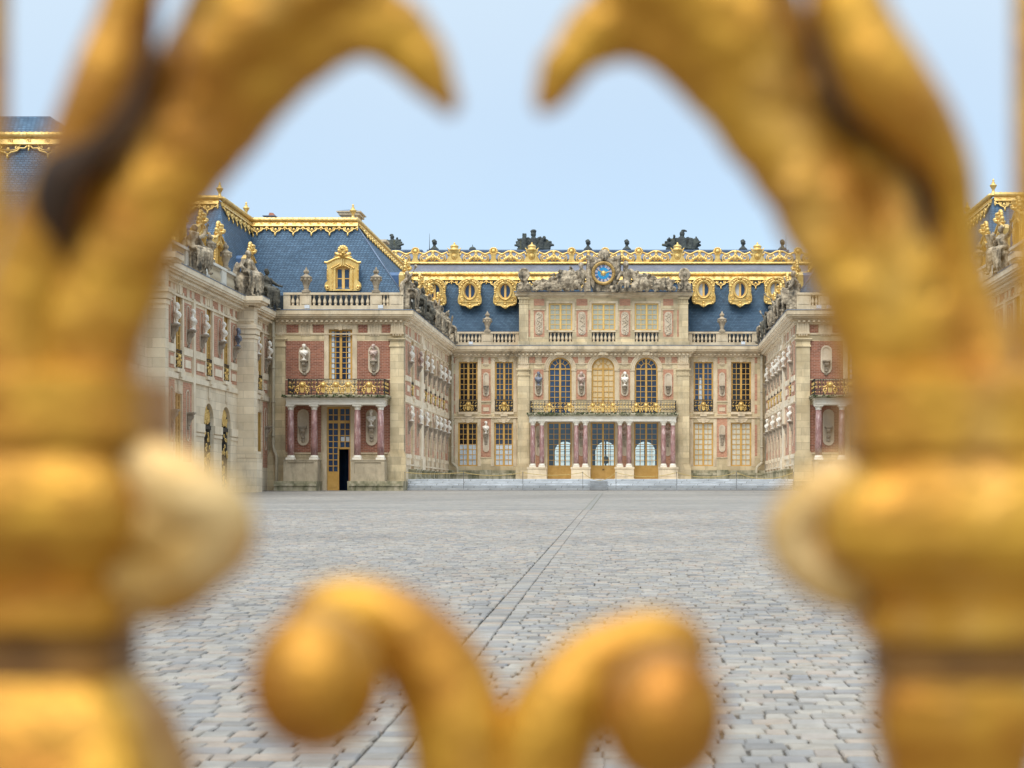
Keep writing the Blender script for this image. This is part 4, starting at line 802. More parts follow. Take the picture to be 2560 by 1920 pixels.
# ================================================================= clock and its carved surround
def clock():
    D = 145.75; q = 4.706; P = lambda x, y, d=0.: (gx(1270 + x / q, D), D - d, gz(560 + y / q, D)); e = D / FOC / q
    z0 = gz(731.5, DA) + .09
    R = thing('clock_sculpture', (gx(1508.6, D), D, z0), 'weathered stone figures and trophies around the clock on top of the attic', 'sculpture')
    c = MB(); body = [(930, 395), (1000, 440), (1060, 400), (1125, 385), (1190, 400), (1255, 440), (1330, 395), (1318, 520), (1300, 640), (1240, 730), (1210, 795), (1030, 795), (1010, 730), (955, 640), (940, 520)]
    c.prism(lambda u, w, d: P(u, w, d), body, -.45, .12); o = P(1122, 582, .12); R0 = 150 * e
    c.tube([(o[0] + R0 * math.cos(a * PI / 16), o[1], o[2] + R0 * math.sin(a * PI / 16)) for a in range(33)], .20, 8)
    c.ell(P(1130, 365, .0), (.55, .4, .5), 12); c.ell(P(1130, 392, .36), (.25, .22, .36), 10); c.ell(P(1130, 408, .55), (.09, .1, .12), 6)
    for s in (-1, 1):
        for k in range(6): c.tube([P(1125 + s * (80 + 18 * k), 440 - 4 * k, .1), P(1125 + s * (120 + 16 * k), 400 - 5 * k, .16), P(1125 + s * (155 + 10 * k), 402 + 4 * k, .1)], [.13, .12, .05], 6)
        for k in range(4): limb(c, [P(1125 + s * 175, 440, .1), P(1125 + s * (185 - 5 * k), 560, .15 + .05 * k), P(1125 + s * (140 - 14 * k), 700, .15), P(1125 + s * (110 - 14 * k), 795, .1)], [.16, .15, .14, .1])
    cart = put('cartouche', fuse('cartouche', c, OLDST, .04, .08, .14, 1), (0, 0, 0)); adopt(cart, R)
    def figure(h, body, dk, veil):
        f = MB(); head(f, P(*h, .30), .22, (.1, -1, -.15), True, not veil, veil)
        for pts, rad in body: limb(f, [P(*p) for p in pts], rad)
        o = put('figure', fuse('ped_figure', f, dk, .045, .07, .16, 2), (0, 0, 0)); adopt(o, R)
    figure((862, 495), [([(862, 520, .25), (868, 580, .22), (865, 650, .15), (850, 690, .15)], [.13, .40, .34, .36]), ([(900, 555, .25), (925, 610, .3), (935, 660, .4)], [.16, .14, .11]), ([(826, 555, .25), (790, 620, .35), (745, 640, .4)], [.16, .14, .11]),
        ([(850, 690, .2), (800, 700, .6), (830, 740, .6), (870, 795, .5)], [.3, .24, .19, .13]), ([(840, 690, .2), (770, 720, .5), (760, 795, .5)], [.28, .22, .14]), ([(948, 480, .3), (946, 600, .3), (950, 795, .3)], [.10, .17, .22]), ([(790, 640, .3), (730, 720, .35), (700, 790, .3)], [.2, .25, .2]), ([(905, 700, .3), (925, 795, .3)], [.2, .22])], OLDST, False)
    figure((1388, 490), [([(1385, 520, .25), (1395, 580, .22), (1400, 650, .15), (1400, 700, .15)], [.14, .38, .36, .40]), ([(1345, 560, .25), (1310, 620, .3), (1285, 665, .3)], [.16, .14, .11]), ([(1430, 555, .25), (1480, 580, .3), (1530, 560, .3)], [.16, .16, .12]), ([(1430, 540, .1), (1490, 620, .2), (1520, 700, .2), (1500, 790, .2)], [.2, .3, .3, .25]),
        ([(1400, 700, .2), (1330, 700, .6), (1310, 750, .6), (1290, 795, .5)], [.3, .26, .22, .2]), ([(1400, 700, .2), (1400, 720, .6), (1390, 795, .5)], [.3, .26, .2]), ([(1320, 790, .4), (1450, 780, .4), (1530, 795, .3)], [.2, .22, .15]), ([(1540, 555, .3), (1528, 680, .3), (1520, 795, .3)], [.04, .05, .06]), ([(1200, 760, .3), (1290, 740, .4)], [.22, .2]), ([(1215, 795, .3), (1300, 795, .4)], [.15, .15])], OLDST, True)
    def heap(pts, seed):
        f = MB(); rr = random.Random(seed)
        for x, y, r in pts: f.ell(P(x, y, rr.uniform(.0, .4)), (r * e * 1.05, r * e * .8, r * e), 8)
        for k in range(64):
            x = rr.uniform(min(p[0] for p in pts), max(p[0] for p in pts)); y = max(p[1] for p in pts if abs(p[0] - x) < 90) if any(abs(p[0] - x) < 90 for p in pts) else 760
            ty = min(p[1] - p[2] for p in pts if abs(p[0] - x) < 100) if any(abs(p[0] - x) < 100 for p in pts) else 720
            yy = rr.uniform(ty, 790); limb(f, [P(x, yy + 14, .35), P(x + rr.uniform(-26, 26), yy - 8, .48), P(x + rr.uniform(-50, 50), yy - rr.uniform(-14, 14), .4)], [.11, .09, .04])
        o = put('trophy_heap', fuse('heap%d' % seed, f, OLDST, .038, .10, .13, 1), (0, 0, 0)); adopt(o, R)
    heap([(330, 750, 45), (400, 735, 55), (470, 730, 60), (545, 665, 40), (560, 730, 70), (630, 700, 80), (700, 680, 95), (750, 585, 50), (740, 545, 30), (690, 750, 50), (300, 775, 22), (620, 630, 50), (680, 600, 50), (560, 690, 60), (450, 700, 45), (770, 640, 60), (800, 720, 60)], 1)
    heap([(1590, 700, 75), (1560, 760, 40), (1650, 655, 40), (1680, 700, 70), (1720, 645, 22), (1750, 730, 65), (1820, 730, 58), (1890, 745, 50), (1950, 765, 30), (1630, 760, 40), (1560, 640, 55), (1610, 620, 45), (1700, 670, 60), (1780, 690, 50), (1860, 700, 45), (1500, 740, 60)], 2)
    for x, s in ((190, 1), (2075, -1)):
        f = MB(); f.ell(P(x, 600, .2), (.40, .22, .48), 14); f.tube([(P(x, 600)[0] + .42 * math.cos(a * PI / 12), D - .3, P(x, 600)[2] + .5 * math.sin(a * PI / 12)) for a in range(25)], .10, 8); f.ell(P(x, 600, .42), (.17, .1, .22), 8)
        f.prism(lambda u, w, d: P(u, w, d), [(x - 90, 797), (x + 90, 797), (x + 80, 760), (x + 60, 720), (x + 35, 660), (x - 35, 660), (x - 60, 720), (x - 80, 760)], -.3, .25)
        for sg in (-1, 1): f.tube(scroll_pts(lambda u, w, d: P(u, w, d), x + sg * 52, 735, 40, sg, 1.2, .28, 9, 1.), .10, 6)
        o = put('medallion', fuse('medal%d' % x, f, OLDST, .05, .05, .15, 1), (0, 0, 0)); adopt(o, R)
    # the clock itself
    D2 = D - .38; cx, cz = gx(1508.6, D2), gz(683.2, D2); C = thing('clock', (cx, D2, cz), 'round blue clock with gilded sun centre and golden rim, set among the stone figures', 'clock')
    TC = lambda u, w, d: (cx + u, D2 - d, cz + w)
    disc = lambda r: [(r * math.cos(2 * PI * k / 40), r * math.sin(2 * PI * k / 40)) for k in range(40)]
    m = MB(); m.prism(TC, disc(.80), -.25, 0); m.obj('dial', DIALR, C)
    m = MB(); m.prism(TC, disc(.505), 0, .02); m.obj('dial_centre', DIALB, C)
    m = MB(); m.tube([TC(.90 * math.cos(2 * PI * k / 40), .90 * math.sin(2 * PI * k / 40), .05) for k in range(41)], .135, 8); m.tube([TC(.775 * math.cos(2 * PI * k / 40), .775 * math.sin(2 * PI * k / 40), .05) for k in range(41)], .03, 6)
    for k in range(40): a = 2 * PI * k / 40; m.ell(TC(.92 * math.cos(a), .92 * math.sin(a), .17), (.06, .05, .06), 6)
    m.obj('rim', OLDGOLD, C)
    for i, s in enumerate(['XII', 'I', 'II', 'III', 'IIII', 'V', 'VI', 'VII', 'VIII', 'IX', 'X', 'XI']):
        a = PI / 2 - 2 * PI * i / 12; wid = {'I': .055, 'V': .11, 'X': .11}; tot = sum(wid[ch] for ch in s); k0 = min(1., .30 / tot); x = -tot * k0 / 2; m = MB(); h = .12; t = .022
        loc = lambda u, w: (.64 * math.cos(a) + u * math.sin(a) + w * math.cos(a), .64 * math.sin(a) - u * math.cos(a) + w * math.sin(a))
        def stroke(p, q2): m.prism(TC, [loc(p[0] - t, p[1]), loc(p[0] + t, p[1]), loc(q2[0] + t, q2[1]), loc(q2[0] - t, q2[1])], -.002, .018)
        for ch in s:
            w = wid[ch] * k0; c0 = x + w / 2
            if ch == 'I': stroke((c0, -h), (c0, h))
            elif ch == 'V': stroke((c0 - w * .36, h), (c0, -h)); stroke((c0, -h), (c0 + w * .36, h))
            else: stroke((c0 - w * .36, h), (c0 + w * .36, -h)); stroke((c0 - w * .36, -h), (c0 + w * .36, h))
            x += w
        m.obj('numeral', NUMB, C)
    for ang, ln in ((145, .60), (17, .58)):
        m = MB(); ca, sa = math.cos(math.radians(ang)), math.sin(math.radians(ang)); r = lambda l, t: (l * ca - t * sa, l * sa + t * ca)
        m.prism(TC, [r(.1, -.025), r(ln * .75, -.035), r(ln, 0), r(ln * .75, .035), r(.1, .025)], .045, .07); m.obj('hand', GILT, C)
    m = MB(); m.ell(TC(0, 0, .06), (.19, .10, .19), 14); m.ell(TC(0, -.01, .16), (.03, .04, .05), 6)
    for k in range(16):
        a = 2 * PI * k / 16; r1 = .34 if k % 2 == 0 else .28; m.prism(TC, [(.17 * math.cos(a - .14), .17 * math.sin(a - .14)), (r1 * math.cos(a), r1 * math.sin(a)), (.17 * math.cos(a + .14), .17 * math.sin(a + .14))], .021, .042)
    m.obj('sun', GILT, C)
def clear_glass():
    m = bpy.data.materials.new('clear_glass'); m.use_nodes = True; nt = m.node_tree; nt.nodes.clear()
    o = nt.nodes.new('ShaderNodeOutputMaterial'); mx = nt.nodes.new('ShaderNodeMixShader'); t = nt.nodes.new('ShaderNodeBsdfTransparent'); g = nt.nodes.new('ShaderNodeBsdfGlossy')
    t.inputs[0].default_value = (.72, .82, .92, 1); g.inputs['Roughness'].default_value = .05; g.inputs[0].default_value = (.5, .7, 1, 1); mx.inputs[0].default_value = .10
    nt.links.new(t.outputs[0], mx.inputs[1]); nt.links.new(g.outputs[0], mx.inputs[2]); nt.links.new(mx.outputs[0], o.inputs[0]); return m
CLEAR = clear_glass()
# ================================================================= one side of the court: pavilion, court wing, outer wing (the far side is its mirror)
def side(mir):
    LR = 'right' if mir else 'left'
    P = lambda x, y, z: (MX - x if mir else x, y, z)
    rot = -PI / 2 if mir else PI / 2
    Tf = front(DF, mir); X = lambda p, D=DF: gx(p, D); Z = lambda p, D=DF: gz(p, D)
    # ---------------- pavilion
    cxp = P(X(850), DF, ZG)
    R = thing('pavilion', cxp, ('brick pavilion with partly open ochre door under a gilded balcony, left of the steps', 'brick pavilion half hidden by the gate, right of the marble steps')[mir], 'building', 'pavilions at the mouth of the court')
    W = MB(); B = MB('brick_panel'); N = MB(); TR = MB(); PL = MB('plinth')
    win = (X(822), X(880.7), Z(950), Z(824)); dor = (X(817), X(876), ZG - .05, Z(1017.6))
    wall(W, Tf, X(630), X(1010), ZG - .5, Z(780), [win, dor], .38); W.quad(Tf, (X(1010), ZG - .5, 0), (X(1010), Z(780), 0), (X(1010), Z(780), -.6), (X(1010), ZG - .5, -.6))
    window(R, Tf, *win, 9, 4, pane=PANE, fw=.16)
    k = MB()
    for a, b in ((win[0] + .16, win[0] + .36), (win[1] - .32, win[1] - .16)):
        for i in range(5):
            u = a + (b - a) * i / 5; v = a + (b - a) * (i + 1) / 5; k.quad(Tf, (u, win[2] + .1, -.234 + .008 * (i % 2)), (v, win[2] + .1, -.234 + .008 * ((i + 1) % 2)), (v, win[3] - .1, -.234 + .008 * ((i + 1) % 2)), (u, win[3] - .1, -.234 + .008 * (i % 2)))
    k.obj('curtain_or_reflection', CURT, R)
    keystone(TR, Tf, (win[0] + win[1]) / 2, win[3] + .02, Z(801), .60, .03)
    for q0, q1 in ((X(810.5), win[0] - .01), (win[1] + .01, X(892.5))): TR.box(Tf, q0, q1, Z(948), Z(822), -.02, .03)
    TR.box(Tf, X(810.5), X(892.5), Z(822) + .002, Z(812), -.02, .028)
    for a, b in ((714.4, 810), (893, 975.7)):
        B.box(Tf, X(a), X(b), Z(947), Z(852.5), -.03, .016); B.box(Tf, X(a) - (.10 if a < 800 else .0), X(b), Z(990), Z(950.5), -.03, .014)
        TR.box(Tf, X(a), X(b) - .01, Z(950), Z(947.5), -.02, .045)
    for a, b in ((716, 746), (782.5, 810), (895.5, 918.5), (954.5, 976)): B.box(Tf, X(a), X(b), Z(832), Z(805.5), -.03, .016)
    for a, b, m in ((746.5, 782, 0), (919, 954, 0), (689, 715.5, 0), (977, 1010, 1)): triglyph(TR, Tf, X(a) + .03, X(b) - .03, Z(831), Z(803.5), .13 * m)
    TR.box(Tf, X(688), X(1010), Z(836.5), Z(833), -.02, .07)
    for m, w0, w1 in ((761.5, 934.6, 865), (935, 934, 863.5)):
        niche(N, Tf, X(m), Z(w0), Z(w1), .40); cz = Z(901); console(R, P(*_u(X(m), DF - .04, cz)), 0, .92)
        if not mir: bust(P(X(m), DF - .28, cz), 0, 0 if m < 800 else 1, WHITE if m < 800 else BROWNM, 'white bust in the brick panel left of the tall window, above the gilded balcony' if m < 800 else 'brownish veined bust in the brick panel right of the tall window, above the gilded balcony', 1.05)
    pilaster(R, Tf, X(976), X(1010), ZG, Z(846), 2.75, .15); pilaster(R, Tf, X(676), X(713.5), ZG, Z(846), 2.75, .12)
    # ground floor behind the columns
    for a, b in ((714, 803), (892, 975.7)):
        B.box(Tf, X(a), X(b), Z(1131), Z(1012), -.03, .016); TR.box(Tf, X(a), X(b), Z(1135), Z(1131.2), -.02, .06)
    for m in (758.4, 929.5):
        niche(N, Tf, X(m), Z(1114), Z(1023), .40); N.kids[-1][1].box(Tf, X(m) - .26, X(m) + .26, Z(1098), Z(1035), 0, .055)
        cz = Z(1067) if m < 800 else Z(1066); console(R, P(X(m), DF - .04, cz), 0, .95)
        if not mir and m > 800: bust(P(X(m), DF - .3, cz), 0, 1, WHITE, 'cream marble bust on a console between the columns right of the ochre door', 1.08)
    # bench-like plinth and pedestals under the columns
    Dc = 117.6; Tcl = front(Dc, mir); xc = lambda p: gx(p, Dc); zc = lambda p: gz(p, Dc)
    for a, b, c0, c1 in ((711.7, 796.6, 690, 797), (878.9, 963.7, 877, 1012)):
        PL.box(Tf, X(a), X(b), ZG - .3, Z(1203), -.05, 1.75); pe = MB(); pe.box(Tcl, xc(a) - .04, xc(b) + .04, zc(1151.5), zc(1149.3), -.9, .46); pe.box(Tcl, xc(a), xc(b), zc(1203), zc(1151.6), -.9, .36)
        for q in ((xc(a), xc(a) + .26, 1203, 1151.7), (xc(b) - .26, xc(b), 1203, 1151.7), (xc(a) + .261, xc(b) - .261, 1203, 1184), (xc(a) + .261, xc(b) - .261, 1156, 1151.7)): pe.box(Tcl, q[0], q[1], zc(q[2]), zc(q[3]), .35, .42)
        pe.obj('pedestal', MOSSP, R)
        for z0, z1, d in ((1228, 1215, .72), (1214.9, 1209, .80), (1208.9, 1203, .66)): PL.box(Tcl, xc(c0), xc(c1), zc(z0), zc(z1), -1.4, d)
    cs = [727, 785.7, 893.7, 951.8]
    for c in cs: column(R, P(xc(c), 0, 0)[0], Dc, zc(1149.2), zc(1012) - .002, .235)
    E = MB(); E.box(Tcl, xc(718), xc(961), zc(1012), zc(1005), -1.5, .34); E.box(Tcl, xc(717.5), xc(961.5), zc(1005) + .002, zc(999), -1.5, .37); E.box(Tcl, xc(715), xc(964), zc(999) + .002, zc(996), -1.5, .46); E.obj('entablature', PALE, R)
    S = MB(); S.box(Tcl, xc(712), xc(969), zc(995.9), zc(992.5), -1.4, .60); S.box(Tcl, xc(709.5), xc(972), zc(992.4), zc(988.5), -1.4, .70); S.obj('balcony', MOSSY, R)
    Q = MB()
    for i in range(90): u = random.uniform(xc(709.5), xc(972)); Q.ell(Tcl(u, zc(988.8) + random.uniform(-.12, .02), .68), (random.uniform(.05, .12), .045, random.uniform(.025, .06)), 5)
    tag(Q.obj('moss', MOSS), 'dark moss growing along the edge of the %s pavilion balcony' % LR, 'moss', kind='stuff')
    Tr = front(Dc - .48, mir); ra, rb = gx(720, Dc - .48), gx(961, Dc - .48); xr = lambda p: gx(p, Dc - .48)
    railing(R, Tr, ra, rb, zc(988) + .02, zc(948), 0, [xr(p) for p in (756, 808.5, 840, 871, 922.5)], [xr(p) for p in (734, 740, 772, 779, 792, 887, 902, 908, 939, 946)], 1.15)
    for u in (ra, rb): railing(R, flank(u, mir), Dc - .46, DF - .05, zc(988) + .02, zc(948), 0, (), (), 1.0, True)
    # door: closed left leaf, dark opening with the other leaf swung inwards
    d0, d1, dl, dt = dor; dm = (d0 + d1) / 2
    if mir: window(R, Tf, *dor, 11, 4, .30, panel=2.0, pane=PANEB, name='door', transom=Z(1055))
    else:
        f = MB(); z0, z1 = -.30, -.20; zt = Z(1055); zo = Z(1121)
        f.box(Tf, d0, d0 + .09, dl, dt, z0, z1); f.box(Tf, d1 - .09, d1, dl, dt, z0, z1); f.box(Tf, d0 + .09, d1 - .09, dt - .12, dt, z0, z1); f.box(Tf, d0 + .09, d1 - .09, zt - .08, zt + .08, z0, z1 + .02); f.box(Tf, dm - .08, dm + .08, zo, dt - .12, z0, z1 + .03)
        f.box(Tf, dm - .10, dm, dl, zo, z0, z1 + .02); f.box(Tf, dm, d1 - .09, zo - .05, zo + .05, z0, z1)
        f.box(Tf, d0 + .09, dm - .1, dl, Z(1180), z0, z1 - .03); f.box(Tf, d0 + .22, dm - .22, dl + .25, Z(1186), z0, z1 - .005)
        for q0, q1, lo, hi, r in ((d0 + .09, dm - .10, Z(1180), zt - .08, 8), (dm + .08, d1 - .09, zo + .05, zt - .08, 4), (d0 + .09, dm - .08, zt + .08, dt - .12, 2), (dm + .08, d1 - .09, zt + .08, dt - .12, 2)):
            f.box(Tf, (q0 + q1) / 2 - .03, (q0 + q1) / 2 + .03, lo, hi, z0 + .01, z1 - .03); f.box(Tf, q0, q1, lo - .04, lo + .04, z0 + .004, z1 - .02)
            for i in range(1, r): w = lo + (hi - lo) * i / r; f.box(Tf, q0, q1, w - .03, w + .03, z0 + .012, z1 - .032)
        do = f.obj('door', OCHRE, R)
        g = MB(); g.quad(Tf, (d0, Z(1180), z0 + .02), (dm - .02, Z(1180), z0 + .02), (dm - .02, dt, z0 + .02), (d0, dt, z0 + .02)); g.quad(Tf, (dm - .02, zo, z0 + .02), (d1, zo, z0 + .02), (d1, dt, z0 + .02), (dm - .02, dt, z0 + .02)); g.obj('pane', PANEB, do)
        g = MB(); g.quad(Tf, (dm + .12, Z(1102.5), z0 + .026), (dm + .40, Z(1102.5), z0 + .026), (dm + .40, Z(1091.5), z0 + .026), (dm + .12, Z(1091.5), z0 + .026)); g.quad(Tf, (d1 - .36, Z(1104), z0 + .026), (d1 - .11, Z(1104), z0 + .026), (d1 - .11, Z(1091.5), z0 + .026), (d1 - .36, Z(1091.5), z0 + .026)); g.obj('notice', CURT, do)
        lf = MB(); lf.box(Tf, d1 - .17, d1 - .10, dl + .02, zo - .06, -1.0, -.19); tag(lf.obj('open_leaf', BROWNW, do), None); lf['label'] if False else None
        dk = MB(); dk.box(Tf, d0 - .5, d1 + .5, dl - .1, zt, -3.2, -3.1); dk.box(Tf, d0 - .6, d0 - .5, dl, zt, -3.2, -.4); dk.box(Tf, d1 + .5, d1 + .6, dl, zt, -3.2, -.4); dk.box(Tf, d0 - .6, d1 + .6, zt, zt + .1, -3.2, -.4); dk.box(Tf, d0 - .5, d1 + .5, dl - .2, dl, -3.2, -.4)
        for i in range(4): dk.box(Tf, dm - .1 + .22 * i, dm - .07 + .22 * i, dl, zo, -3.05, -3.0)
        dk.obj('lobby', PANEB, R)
    for q0, q1 in ((X(806), d0 - .01), (d1 + .01, X(887))): TR.box(Tf, q0, q1, ZG, Z(1012), -.02, .035)
    ct = Z(777.8); cornice(TR, Tf, X(690), X(1010), ct, .72, 0, 1)
    led = MB(); ledge(led, Tf, X(690), X(1010), ct, .72, 0, 1); 
    bt = Z(731)
    gt = MB(); gt.box(Tf, X(640), X(1003), ct - .2, bt - .12, -1.0, -.92); gt.obj('gutter_wall_shade', GUTT, R)  # dark wall along the gutter, baluster shade put into its colour
    balustrade(R, Tf, X(708), X(1008), ct + .045, bt, [(X(725), X(748.5), 2), (X(777), X(925), 11), (X(954), X(973), 2)], -.06, .34, .36)
    for p, lab in ((764, 'pale stone urn on the balustrade left of the golden dormer of the %s pavilion'), (939, 'dark topped stone urn on the balustrade right of the golden dormer of the %s pavilion')):
        tag(put('urn', URN, P(X(p), DF + .24, bt), 0), lab % LR, 'urn', 'urns on the balustrades')
    for p in ((771, 954) if not mir else (955, 930, 912)): flood(P(X(p), DF - .45, ct + .045), 'white floodlight on the cornice of the %s pavilion, %s the dormer' % (LR, 'left of' if p == 771 else 'right of' if p == 954 else 'beyond' if p == 912 else 'near' if p == 930 else 'before'))
    big_dormer(R, front(120.3, mir), gx(857.5, 120.3), gz(727.5, 120.3), 120.3 / FOC, 2.2)
    # ---------------- roofs
    yt, zt = 123.6, gz(556, 123.6); xi, xo = gx(622, 123.6), gx(886, 123.6); xe = -16.55
    r = MB(); ev = ct + .05; r.add([P(*q) for q in [(X(690), 120.0, bt - .25), (xe, 120.0, bt - .25), (xo, yt, zt), (xi, yt, zt), (xe, 150, bt - .25), (xo, 150, zt), (xi - 5, 120.0, bt - .25)]], [(6, 1, 2, 3), (1, 4, 5, 2)]); r.obj('roof', SLATE, R)
    tp = MB(); tp.add([P(xi, yt, zt), P(xo, yt, zt), P(xo, 150, zt), P(xi, 150, zt)], [(0, 1, 2, 3)]); tp.obj('roof_top', LEAD, R)
    V = lambda a: Vector(((-a[0] if mir else a[0]), a[1], a[2]))
    ev = bt - .25; dn = (0, 120.0 - yt, ev - zt); nr = (0, -(zt - ev), yt - 120.0)
    gilt_trim(R, P(xi + .1, yt - .04, zt + .1), P(xo + .3, yt - .04, zt + .1), V(dn), V(nr), per=1.185 * 1.01)
    dn2 = (xe - xo, 0, ev - zt); nr2 = (zt - ev, 0, xe - xo); nr2 = (abs(nr2[0]), 0, abs(xe - xo))
    gilt_trim(R, P(xo + .04, yt, zt + .1), P(xo + .04, 149.5, zt + .1), V(dn2), V(nr2), per=1.185)
    hip = MB(); hip.tube([P(xo, yt, zt), P(xe, 120.0, ev)], .06, 6); hip.obj('hip', LEAD, R)
    tag(put('gilt_finial', CLUB, P(xo - .1, yt, zt + .1), 0, None, 1.0), 'gilded roof finial at the court corner of the %s pavilion roof' % LR, 'finial', 'gilded finials on the roof corners')
    if not mir:
        ch = MB(); x0, x1 = gx(856, 127), gx(897, 127); ch.bx(x0, x1, 126.4, 128.4, zt - 1, gz(541, 127)); ch.bx(x0 - .16, x1 + .16, 126.2, 128.6, gz(541, 127), gz(534.5, 127)); ch.bx(x0 - .3, x1 + .3, 126.1, 128.7, gz(534.5, 127) + .001, gz(532, 127)); c = ch.obj('chimney', TRIM, R)
        cp = MB(); z0 = gz(532, 127); cp.add([(x0 - .3, 126.1, z0), (x1 + .3, 126.1, z0), (x1 + .3, 128.7, z0), (x0 - .3, 128.7, z0), (x0 + .4, 127, z0 + .25), (x1 - .4, 127, z0 + .25), (x1 - .4, 128, z0 + .25), (x0 + .4, 128, z0 + .25)], [(4, 5, 6, 7), (0, 1, 5, 4), (1, 2, 6, 5), (2, 3, 7, 6), (3, 0, 4, 7)]); cp.obj('chimney_cap', LEAD, c)
        c2 = MB(); a, b = gx(663, 126), gx(690, 126); c2.bx(a, b, 125.6, 126.8, zt - .5, gz(543, 126)); c2.bx(a - .1, b + .06, 125.5, 126.9, gz(543, 126), gz(541, 126)); c = c2.obj('chimney', LEADR, R)
        po = MB(); po.add([(gx(672, 126), 125.8, gz(541, 126)), (gx(689, 126), 125.8, gz(541, 126)), (gx(689, 126), 126.6, gz(541, 126)), (gx(672, 126), 126.6, gz(541, 126)), (gx(673.5, 126), 126, gz(531.5, 126)), (gx(682, 126), 126, gz(532, 126)), (gx(682, 126), 126.4, gz(532, 126)), (gx(673.5, 126), 126.4, gz(531.5, 126))], [(0, 1, 5, 4), (1, 2, 6, 5), (2, 3, 7, 6), (3, 0, 4, 7), (4, 5, 6, 7)]); po.obj('chimney_pot', TERRA, c)
        cb = MB(); cb.tube([(gx(630, 125), 125, gz(545, 125)), (gx(850, 125), 125, gz(544.5, 125))], .014, 4)
        for p in (633, 848): cb.tube([(gx(p, 125), 125, zt), (gx(p, 125), 125, gz(543, 125))], .05, 5)
        cb.obj('cable', IRON, R)
        c3 = MB(); a, b = gx(944, 149.8), gx(961, 149.8); c3.bx(a, b, 149.2, 150.6, zt - 1, gz(607, 149.8)); c3.bx(a - .3, b + .3, 149.0, 150.9, gz(607, 149.8), gz(602, 149.8)); c3.obj('chimney', TRIM, R)
    W.obj('wall', STONE, R); B.obj('brickwork', BRICK, R); N.obj('niche', NICHE, R); TR.obj('stone_moulding', TRIM, R); PL.obj('plinth', MOSSY, R); led.obj('ledge', LEAD, R)
    # ---------------- court wing
    X0 = -16.47; Tw = flank(X0, mir)
    R2 = thing('court_wing', P(X0, 133, ZC), 'long %s wing of the marble court with brick panels and two rows of busts' % LR, 'building', 'wings along the marble court')
    W = MB(); B = MB('brick_panel'); N = MB(); TR = MB(); PL = MB('plinth'); led = MB()
    wc = [123.4, 131.3, 134.3, 137.3, 140.3, 143.3]; hw = .68
    lo_z, lo_t, up_z, up_t = 3.05, 7.35, 8.72, 12.75
    ops = [(c - hw, c + hw, lo_z, lo_t) for c in wc] + [(c - hw, c + hw, up_z, up_t) for c in wc]
    wall(W, Tw, DF + .35, 148.2, ZC - .5, ct - .2, ops, .38)
    for i, c in enumerate(wc):
        window(R2, Tw, *ops[i], 8, 4, .25, curt=(.5 if i % 2 else None)); window(R2, Tw, *ops[len(wc) + i], 9, 4, .25)
        railing(R2, Tw, c - hw + .02, c + hw - .02, up_z, up_z + 1.05, -.03, [c], (), .7)
        TR.box(Tw, c - hw - .06, c + hw + .06, up_z - .2, up_z - .02, -.02, .14); TR.box(Tw, c - .26, c + .26, up_z - .42, up_z - .202, -.02, .2)
        triglyph(TR, Tw, c - .22, c + .22, lo_t + .25, up_z - .44); keystone(TR, Tw, c, up_t + .02, 13.55, .5); keystone(TR, Tw, c, lo_t + .02, 7.6, .5)
    edges = [DF + .35, 122.4, 124.4, 127.3, 129.0, 130.3] + [v for c in wc[1:] for v in (c - 1.0, c + 1.0)][1:] + [147.0]
    piers = [(119.5, 122.4, 120.9), (124.4, 127.3, 125.9), (129.05, 130.3, 129.75), (132.3, 133.3, 132.8), (135.3, 136.3, 135.8), (138.3, 139.3, 138.8), (141.3, 142.3, 141.8), (144.3, 146.3, 144.9)]
    upb = [1, 1, 1, 1, 0, 1, 1, 1] if not mir else [1, 1, 1, 1, 1, 0, 1, 0]; lob = [1, 1, 1, 0, 1, 1, 1, 1] if not mir else [1, 0, 1, 0, 1, 0, 1, 0]
    for i, (a, b, m) in enumerate(piers):
        B.box(Tw, a + .06, b - .06, 10.05, 12.55, -.03, .016); B.box(Tw, a + .06, b - .06, 8.64, 9.62, -.03, .016); B.box(Tw, a + .06, b - .06, 4.46, 8.02, -.03, .016); B.box(Tw, a + .06, b - .06, 12.98, 13.72, -.03, .016)
        TR.box(Tw, a + .02, b - .02, 9.66, 10.03, -.02, .07); TR.box(Tw, a + .02, b - .02, 4.14, 4.42, -.02, .10); TR.box(Tw, max(a + .2, m - .6), min(b - .2, m + .6), 8.92, 9.36, 0, .07)
        triglyph(TR, Tw, m - .26, m + .26, 12.98, 13.72)
        r0 = min(.34, (b - a) * .36); niche(N, Tw, m, 10.15, 12.4, r0, .02, True); niche(N, Tw, m, 5.0, 7.8, r0, .02, True)
        P1 = P(X0 + .05, m, 11.08); P2 = P(X0 + .05, m, 6.80); console(R2, P1, rot, .82); console(R2, P2, rot, .82)
        vv = (i * 3 + (1 if mir else 0)) % 4; col = BROWNM if (i == 1 and not mir) else WHITE
        if upb[i]: bust(P(X0 + .27, m, 11.08), rot + (.25 if i % 2 else -.2), vv, col, '%s marble bust, %s console from the pavilion, upper row of the %s court wing' % ('brown' if col is BROWNM else 'white', ORD[i], LR), 1.05)
        if lob[i]: bust(P(X0 + .27, m, 6.80), rot + (-.2 if i % 2 else .25), (vv + 1) % 4, WHITE, 'white marble bust, %s console from the pavilion, lower row of the %s court wing' % (ORD[i], LR), 1.0)
    TR.box(Tw, 119.5, 147, 8.10, 8.58, -.02, .09); TR.box(Tw, 119.5, 147, 12.80, 12.90, -.02, .08)
    for a, b in ((127.45, 128.9),):
        TR.box(Tw, a, b, 4.2, 13.0, -.02, .13); TR.box(Tw, a - .12, b + .12, 3.3, 4.2, -.02, .26); TR.box(Tw, a - .1, b + .1, 12.55, 12.9, -.02, .28); TR.box(Tw, a, b, 13.0, 13.75, -.02, .16)
